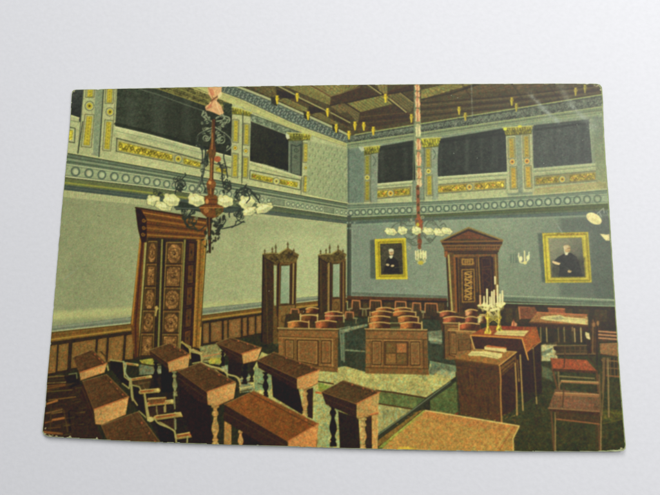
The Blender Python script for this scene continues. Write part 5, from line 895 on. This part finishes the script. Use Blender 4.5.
desk('separate desk standing at the edge of the runner', [(321.7, 391.7), (343, 380.3), (379.8, 391.8), (356.7, 403.6)], [(356.7, 404), (379.5, 392.4), (377.6, 413.4), (357.5, 418.6)], [(321.8, 392), (356.7, 404), (356.7, 418), (326, 404)], [(T(340,375,'-10,215 112,258 122,440 0,440'), (42, 34, 22)), (T(340,375,'150,255 195,240 195,440 150,440'), (54, 42, 26)), (T(340,375,'190,225 228,222 226,440 192,440'), (188, 142, 88))], [(333, 404, 333.5, 446, 7.5, BK2), (363.2, 418, 363, 450, 7, (178, 142, 92), (208, 178, 120))], tc=(78, 58, 38), fc=(180, 140, 88))
line(T(340,375,'185,235 228,225'), 1.2, (196, 104, 66))

# ================================================================ age: print grain, softening, scuffs with painted glints, worn edges
img[:] = blur(img, 0.85)
# the inks lean to yellow and olive
d = np.clip(img[..., 0] - img[..., 1], 0, 1); k_ = np.clip(img.mean(-1)*1.9 - .25, 0, 1); img[..., 1] += .06*d*k_; img[..., 0] -= .06*d
img[..., 1] *= .985; img[..., 2] *= np.where(img[..., 0] > img[..., 1], .84, .90)
img[:] = np.clip(img*1.06 - .016, .01, 1)
lum = img.mean(-1, keepdims=True)
img *= (1 + (.012*N1 + .018*N2 + .006*N4)[..., None]*np.clip(1.6 - lum*1.2, .5, 1.5))
img += np.stack([.009*N2b + .004*N1, -.004*N2b + .005*N1b, -.005*N1b], -1)*(.25 + 1.3*lum)
def wear(pts, w, col, a, soft):
    line(pts, w, col, a, None, soft, setid=False)
# pale scuffs and rubbed creases at upper right, light caught by dents painted in
def lit_scuff(pts, w, a, soft):
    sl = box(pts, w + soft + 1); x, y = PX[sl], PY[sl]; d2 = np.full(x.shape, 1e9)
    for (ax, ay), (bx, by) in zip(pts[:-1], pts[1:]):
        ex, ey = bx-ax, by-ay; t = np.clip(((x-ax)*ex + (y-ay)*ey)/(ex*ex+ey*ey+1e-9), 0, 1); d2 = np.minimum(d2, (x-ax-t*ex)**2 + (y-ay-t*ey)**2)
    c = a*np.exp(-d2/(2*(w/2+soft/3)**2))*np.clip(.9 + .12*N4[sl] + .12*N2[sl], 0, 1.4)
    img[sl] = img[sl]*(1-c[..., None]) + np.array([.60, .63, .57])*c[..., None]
lit_scuff([(531, 97), (541, 107.5), (549, 115.5), (558, 123)], 1.2, .40, 2.0); lit_scuff([(528, 94), (546, 112)], 1.0, .22, 5)
lit_scuff([(560, 87), (566, 100), (575, 110.5), (583, 119), (592, 128)], 2.0, .32, 4.5); lit_scuff([(572, 108), (584, 120)], 1.0, .25, 2); lit_scuff([(543, 121), (551, 117), (558, 121)], 1.2, .25, 2.4); lit_scuff([(471, 86), (471.5, 104), (472.5, 119)], .6, .34, .8); lit_scuff([(556, 224), (562, 234)], .6, .3, .8)
lit_scuff([(64, 280), (80, 267)], .6, .22, 1)
for _ in range(26):
    x, y = rng.uniform(60, 605), rng.uniform(95, 440)
    if rng.random() < .5: x, y = rng.uniform(430, 600), rng.uniform(92, 170)
    fill(ell((x, y), rng.uniform(.35, .8), .4, rng.uniform(0, 180)), (176, 180, 160), a=.55, setid=False)
fill(ell((99.5, 216.3), 1.4, .5, 20), (92, 100, 72), a=.7, setid=False); line([(84, 266.5), (88, 266.3)], .6, (108, 114, 80), .6, setid=False)
# rubbed, paper-coloured corners
for p, r_, a_ in (((45.5, 433.5), 2.2, .8), ((51, 435.2), 2.4, .7), ((58, 436.2), 1.6, .6), ((71, 436.4), 1.8, .75), ((98, 438.2), .9, .8), ((47, 428), 1.0, .4), ((597, 86.6), 2.4, .55), ((600.2, 91), 1.6, .6), ((621, 448), 2.6, .55), ((612, 450), 3, .5), ((75, 92), 1.4, .5), ((548, 85), 2, .35)):
    for _ in range(7): fill(ell((p[0] + rng.normal()*r_*.5, p[1] + rng.normal()*.5), rng.uniform(.3, .8)*r_*.6, rng.uniform(.3, .7), rng.uniform(-20, 20)), (196, 190, 140), a=a_, soft=1, setid=False)
img[:] = np.clip(img, 0.01, 1)
# the outermost ink cells take the motif beside them
for _ in range(200):
    z = pid == 0
    if not z.any(): break
    for dy, dx in ((0, 1), (0, -1), (1, 0), (-1, 0)):
        q = np.roll(pid, (dy, dx), (0, 1)); m_ = (pid == 0) & (q > 0)
        if m_.any(): img[m_] = np.roll(img, (dy, dx), (0, 1))[m_]; pid[m_] = q[m_]
# ================================================================ the card as an object
OUT = [(72.8, 95.0), (73.3, 92.4), (74.8, 91.0), (77.5, 90.6), (118, 89.7), (140, 89.3), (195, 88.0), (250, 87.3), (350, 85.8), (450, 85.0), (550, 84.7), (595, 84.9), (598.8, 85.8), (600.8, 88.4), (601.4, 92.5),
       (601.7, 98), (603.3, 133), (605, 162), (607.5, 193), (610.6, 242), (614.9, 309), (620.0, 388), (623.8, 438), (624.4, 444.5), (624.0, 448.2), (621.8, 450.3), (614, 450.9),
       (530, 450.9), (495, 450.8), (440, 450), (395, 449.2), (340, 447.7), (295, 446.2), (240, 444.6), (195, 443.3), (140, 441.2), (95, 438.9), (60, 436.9), (50, 436.2), (45.4, 434.2), (43.8, 431.4), (44.6, 424),
       (46.7, 405), (48.3, 378), (52.7, 328), (56.6, 280), (60.2, 238), (63.4, 201), (67.3, 161), (70.8, 125)]
def worn(pts):
    # the cut edge is not perfectly straight: slight waviness and a few small nicks
    o = []
    for i, (a, b) in enumerate(zip(pts, pts[1:] + pts[:1])):
        n = max(1, int(math.dist(a, b)/3.0)); L = math.dist(a, b); nx, ny = -(b[1]-a[1])/L, (b[0]-a[0])/L
        for k in range(n):
            t = k/n; j = 0 if k == 0 else rng.normal()*.07 + (.38 if rng.random() < .035 else 0)
            o.append((a[0] + (b[0]-a[0])*t + nx*j, a[1] + (b[1]-a[1])*t + ny*j))
    return o
OUT = worn(OUT)
THICK = 0.40
def bow(x, y):   # mm: the card is slightly bowed, its lower edge and right corner lift a little
    return 0.32*np.clip((-y - 8)/37.0, 0, 1)**2 + 0.25*np.clip((y - 20)/25.0, 0, 1)**2 + 0.12*np.clip((x - 30)/40.0, 0, 1)**2
MM = 0.001
col = bpy.context.scene.collection
root = bpy.data.objects.new('postcard', None); col.objects.link(root); root.empty_display_size = .01
root['label'] = 'old coloured picture postcard of a panelled council chamber lying on the white paper'
root['category'] = 'postcard'

def lin(c): return np.where(c <= 0.04045, c/12.92, ((c + 0.055)/1.055)**2.4)
def node(nt, t, **k):
    n = nt.nodes.new(t)
    for a, b in k.items():
        if a.startswith('i_'): n.inputs[a[2:].replace('_', ' ')].default_value = b
        else: setattr(n, a, b)
    return n
def base_mat(name, rough, spec=.3):
    m = bpy.data.materials.new(name); m.use_nodes = True; nt = m.node_tree; b = nt.nodes['Principled BSDF']
    b.inputs['Roughness'].default_value = rough; b.inputs['Specular IOR Level'].default_value = spec
    return m, nt, b
# printed ink: the drawn colours, broken up by a fine procedural paper grain
m_ink, nt, b = base_mat('printed_ink', .40, .36)
at = node(nt, 'ShaderNodeAttribute', attribute_name='ink'); tc = node(nt, 'ShaderNodeTexCoord')
n1 = node(nt, 'ShaderNodeTexNoise'); n1.inputs['Scale'].default_value = 4200; n1.inputs['Detail'].default_value = 4; nt.links.new(tc.outputs['Object'], n1.inputs['Vector'])
r1 = node(nt, 'ShaderNodeMapRange'); r1.inputs['From Min'].default_value = .3; r1.inputs['From Max'].default_value = .7; r1.inputs['To Min'].default_value = .95; r1.inputs['To Max'].default_value = 1.05; nt.links.new(n1.outputs['Fac'], r1.inputs['Value'])
mx = node(nt, 'ShaderNodeVectorMath', operation='SCALE'); nt.links.new(at.outputs['Color'], mx.inputs[0]); nt.links.new(r1.outputs['Result'], mx.inputs['Scale']); nt.links.new(mx.outputs['Vector'], b.inputs['Base Color'])
n2 = node(nt, 'ShaderNodeTexNoise'); n2.inputs['Scale'].default_value = 900; n2.inputs['Detail'].default_value = 5; nt.links.new(tc.outputs['Object'], n2.inputs['Vector'])
bp = node(nt, 'ShaderNodeBump'); bp.inputs['Strength'].default_value = .10; bp.inputs['Distance'].default_value = .0001; nt.links.new(n2.outputs['Fac'], bp.inputs['Height']); nt.links.new(bp.outputs['Normal'], b.inputs['Normal'])
n3 = node(nt, 'ShaderNodeTexNoise'); n3.inputs['Scale'].default_value = 60; nt.links.new(tc.outputs['Object'], n3.inputs['Vector'])
r3 = node(nt, 'ShaderNodeMapRange'); r3.inputs['To Min'].default_value = .34; r3.inputs['To Max'].default_value = .46; nt.links.new(n3.outputs['Fac'], r3.inputs['Value']); nt.links.new(r3.outputs['Result'], b.inputs['Roughness'])
# card stock: yellowed board
m_stock, nt, b = base_mat('card_board', .8, .2)
tc = node(nt, 'ShaderNodeTexCoord'); n1 = node(nt, 'ShaderNodeTexNoise'); n1.inputs['Scale'].default_value = 500; n1.inputs['Detail'].default_value = 5; nt.links.new(tc.outputs['Object'], n1.inputs['Vector'])
cr = node(nt, 'ShaderNodeValToRGB'); cr.color_ramp.elements[0].color = (.22, .25, .11, 1); cr.color_ramp.elements[1].color = (.48, .52, .29, 1); cr.color_ramp.elements[0].position = .3; cr.color_ramp.elements[1].position = .7
nt.links.new(n1.outputs['Fac'], cr.inputs['Fac']); nt.links.new(cr.outputs['Color'], b.inputs['Base Color'])
# white paper under it
m_paper, nt, b = base_mat('white_paper', .7, .25)
tc = node(nt, 'ShaderNodeTexCoord'); n1 = node(nt, 'ShaderNodeTexNoise'); n1.inputs['Scale'].default_value = 900; n1.inputs['Detail'].default_value = 6; nt.links.new(tc.outputs['Object'], n1.inputs['Vector'])
n0 = node(nt, 'ShaderNodeTexNoise'); n0.inputs['Scale'].default_value = 22; n0.inputs['Detail'].default_value = 3; nt.links.new(tc.outputs['Object'], n0.inputs['Vector'])
ad = node(nt, 'ShaderNodeMath', operation='MULTIPLY_ADD'); ad.inputs[1].default_value = .35; nt.links.new(n0.outputs['Fac'], ad.inputs[0]); nt.links.new(n1.outputs['Fac'], ad.inputs[2])
cr = node(nt, 'ShaderNodeValToRGB'); cr.color_ramp.elements[0].color = (.745, .75, .768, 1); cr.color_ramp.elements[1].color = (.795, .80, .82, 1); cr.color_ramp.elements[0].position = .35; cr.color_ramp.elements[1].position = 1.0
nt.links.new(ad.outputs[0], cr.inputs['Fac']); nt.links.new(cr.outputs['Color'], b.inputs['Base Color'])
# sparse specks and fibres in the sheet
sp = node(nt, 'ShaderNodeTexVoronoi'); sp.inputs['Scale'].default_value = 70; nt.links.new(tc.outputs['Object'], sp.inputs['Vector'])
sr = node(nt, 'ShaderNodeMapRange'); sr.inputs['From Min'].default_value = .015; sr.inputs['From Max'].default_value = .035; sr.inputs['To Min'].default_value = .86; sr.inputs['To Max'].default_value = 1.0; nt.links.new(sp.outputs['Distance'], sr.inputs['Value'])
sm = node(nt, 'ShaderNodeVectorMath', operation='SCALE'); nt.links.new(cr.outputs['Color'], sm.inputs[0]); nt.links.new(sr.outputs['Result'], sm.inputs['Scale']); nt.links.new(sm.outputs['Vector'], b.inputs['Base Color'])
bp = node(nt, 'ShaderNodeBump'); bp.inputs['Strength'].default_value = .16; bp.inputs['Distance'].default_value = .0002; nt.links.new(n1.outputs['Fac'], bp.inputs['Height']); nt.links.new(bp.outputs['Normal'], b.inputs['Normal'])

# --- card stock body
out = to_mm(OUT); oc = out.mean(0)
bm = bmesh.new(); vs = [bm.verts.new((x, y, 0)) for x, y in out]; bm.faces.new(vs if sum((out[i][0]*out[(i+1) % len(out)][1] - out[(i+1) % len(out)][0]*out[i][1]) for i in range(len(out))) > 0 else vs[::-1])
for y in np.arange(-44, 46, 3.0): bmesh.ops.bisect_plane(bm, geom=bm.verts[:] + bm.edges[:] + bm.faces[:], plane_co=(0, float(y), 0), plane_no=(0, 1, 0))
for x in np.arange(30, 72, 8.0): bmesh.ops.bisect_plane(bm, geom=bm.verts[:] + bm.edges[:] + bm.faces[:], plane_co=(float(x), 0, 0), plane_no=(1, 0, 0))
r = bmesh.ops.extrude_face_region(bm, geom=bm.faces[:]); up = {v for v in r['geom'] if isinstance(v, bmesh.types.BMVert)}
for v in bm.verts:
    z = float(bow(v.co.x, v.co.y)) + (THICK if v in up else 0.02)
    v.co = Vector((v.co.x*MM, v.co.y*MM, z*MM))
bmesh.ops.recalc_face_normals(bm, faces=bm.faces[:])
me = bpy.data.meshes.new('card_stock'); bm.to_mesh(me); bm.free(); me.materials.append(m_stock)
stock = bpy.data.objects.new('card_stock', me); col.objects.link(stock); stock.parent = root
stock['label'] = 'yellowed cardboard body with rounded worn corners'

# --- the printed layer: cells of the ink grid inside the card's outline, one mesh per drawn motif
full = (slice(0, NY), slice(0, NX)); cur = 0




sd = sdist(OUT, full)
# ragged worn rim: wider at the right edge and at the corners
rim = 0.10 + 0.05*np.clip(N4*.6 + N2*.4, -1, 1.5)
rim += 0.42*np.clip((PX - 596)/6, 0, 1)
for cx, cy, r_, k in ((598, 88, 8, 1.1), (622, 448, 9, 1.2), (45, 434, 9, 1.2), (74.5, 92, 5, .8)):
    d = np.hypot(PX-cx, PY-cy); rim += k*np.clip(1 - d/r_, 0, 1)*np.clip(.5 + .6*N4, 0, 1.5)
for cx, cy, L_ in ((71, 436.8, 3.5), (98, 438.6, 1.2), (545, 84.8, 2), (610, 450, 6)):
    rim += .9*np.clip(1 - np.hypot((PX-cx)/L_, (PY-cy)/1.0), 0, 1)
cell_ok = (sd > rim)[:-1, :-1] & (sd > rim)[1:, 1:] & (sd > rim)[:-1, 1:] & (sd > rim)[1:, :-1]
# yellow-green colour fringe painted into the right rim; other rims slightly darker
fade = np.clip(1 - (sd - rim)/0.9, 0, 1)[..., None]*.7
img[:] = img*(1-fade) + np.array([.58, .68, .34])*fade*np.clip((PX - 590)/10, 0, 1)[..., None] + img*fade*(1-np.clip((PX - 590)/10, 0, 1)[..., None])*.85
E_ALB = 0.86   # share of the paper's brightness that the light gives back
alb = np.clip(lin(img)/E_ALB - INK_LIFT, 0.004, .85).astype(np.float32)
zz = (bow(GX, GY) + THICK + 0.012)
cells = pid[:-1, :-1].copy(); cells[~cell_ok] = -1
flat = cells.ravel(); order = np.argsort(flat, kind='stable'); sf = flat[order]
objs = {}
CW = NX - 1
P3 = np.stack([GX*MM, GY*MM, zz*MM], -1).reshape(-1, 3).astype(np.float32); AL = alb.reshape(-1, 3)
counts = {k: int(c) for k, c in zip(*np.unique(sf[sf >= 0], return_counts=True))}
def make(k, idx):
    name, par, lab = parts[k]
    j, i = idx//CW, idx % CW; v0 = j*NX + i
    quad = np.stack([v0, v0+1, v0+NX+1, v0+NX], 1).ravel()
    uq, inv = np.unique(quad, return_inverse=True)
    me = bpy.data.meshes.new(name); n = len(idx)
    me.vertices.add(len(uq)); me.vertices.foreach_set('co', P3[uq].ravel())
    me.loops.add(4*n); me.loops.foreach_set('vertex_index', inv.astype(np.int32).ravel())
    me.polygons.add(n); me.polygons.foreach_set('loop_start', np.arange(0, 4*n, 4, dtype=np.int32)); me.polygons.foreach_set('loop_total', np.full(n, 4, np.int32))
    me.polygons.foreach_set('use_smooth', np.ones(n, bool))
    a = me.color_attributes.new('ink', 'FLOAT_COLOR', 'POINT')
    a.data.foreach_set('color', np.c_[AL[uq], np.ones(len(uq), np.float32)].ravel().astype(np.float32))
    me.update(); me.materials.append(m_ink)
    o = bpy.data.objects.new(name, me); col.objects.link(o)
    if lab: o['label'] = lab
    return o
# motifs too small to stand alone (a few cells) go to their parent motif
remap = np.arange(len(parts)); 
for k, c in counts.items():
    if c < 8: remap[k] = parts[k][1] if parts[k][1] is not None else 1
m = flat >= 0; flat2 = flat.copy(); flat2[m] = remap[flat[m]]
order = np.argsort(flat2, kind='stable'); sf = flat2[order]
ks, starts = np.unique(sf, return_index=True); ends = list(starts[1:]) + [len(sf)]
spans = {int(k): order[s:e] for k, s, e in zip(ks, starts, ends) if k >= 0}
for k, (name, par, lab) in enumerate(parts):
    if par is None and k in spans: objs[k] = make(k, spans[k]); objs[k].parent = root
for k, (name, par, lab) in enumerate(parts):
    if par is not None and k in spans:
        o = make(k, spans[k]); objs[k] = o
        if par not in objs:
            e = bpy.data.objects.new(parts[par][0], None); col.objects.link(e); e.parent = root; objs[par] = e; e.empty_display_size = .002
            c = P3[spans[k][0]//CW*NX + spans[k][0] % CW]
            if parts[par][2]: e['label'] = parts[par][2]
        o.parent = objs[par]

# --- the white paper
bm = bmesh.new(); bmesh.ops.create_grid(bm, x_segments=60, y_segments=60, size=.6)
for v in bm.verts: v.co.z = -0.00002 - 0.0006*abs(math.sin(v.co.x*9 + 1.3)*math.sin(v.co.y*7 + .4))*min(1, max(0, (math.hypot(v.co.x, v.co.y*1.4) - .075)/.05))
for f in bm.faces: f.smooth = True
me = bpy.data.meshes.new('paper_surface'); bm.to_mesh(me); bm.free(); me.materials.append(m_paper)
pp = bpy.data.objects.new('paper_surface', me); col.objects.link(pp); pp['kind'] = 'structure'; pp['label'] = 'plain white paper the postcard lies on'

# ================================================================ light and camera
sc = bpy.context.scene
w = bpy.data.worlds.new('World'); sc.world = w; w.use_nodes = True
w.node_tree.nodes['Background'].inputs['Color'].default_value = (.945, .96, 1.0, 1); w.node_tree.nodes['Background'].inputs['Strength'].default_value = WORLD
def area(name, loc, size, power, colr):
    L = bpy.data.lights.new(name, 'AREA'); L.shape = 'RECTANGLE'; L.size, L.size_y = size; L.energy = power; L.color = colr
    o = bpy.data.objects.new(name, L); col.objects.link(o); o.location = loc
    o.rotation_euler = (Vector((0, 0, 0)) - Vector(loc)).to_track_quat('-Z', 'Y').to_euler(); return o
area('window_light', WIN_LOC, WIN_SIZE, WIN_POW, (1.0, .99, .985))
area('fill_light', (-.05, .75, .55), (.5, .4), FILL_POW, (1.0, .995, 1.0))  # added, unseen back fill replacing part of the even world light
cd = bpy.data.cameras.new('camera'); cam = bpy.data.objects.new('camera', cd); col.objects.link(cam)
cd.sensor_width = 36; cd.lens = 36*F/660; cd.clip_start = .005; cd.clip_end = 20
Rw = CAM_R.T
cam.matrix_world = Matrix([[*map(float, Rw[i]), float(CAM_C[i])*MM] for i in range(3)] + [[0, 0, 0, 1]])
sc.camera = cam
sc.view_settings.view_transform = 'Standard'; sc.view_settings.look = 'None'; sc.view_settings.exposure = 0; sc.view_settings.gamma = 1
sc.render.film_transparent = False
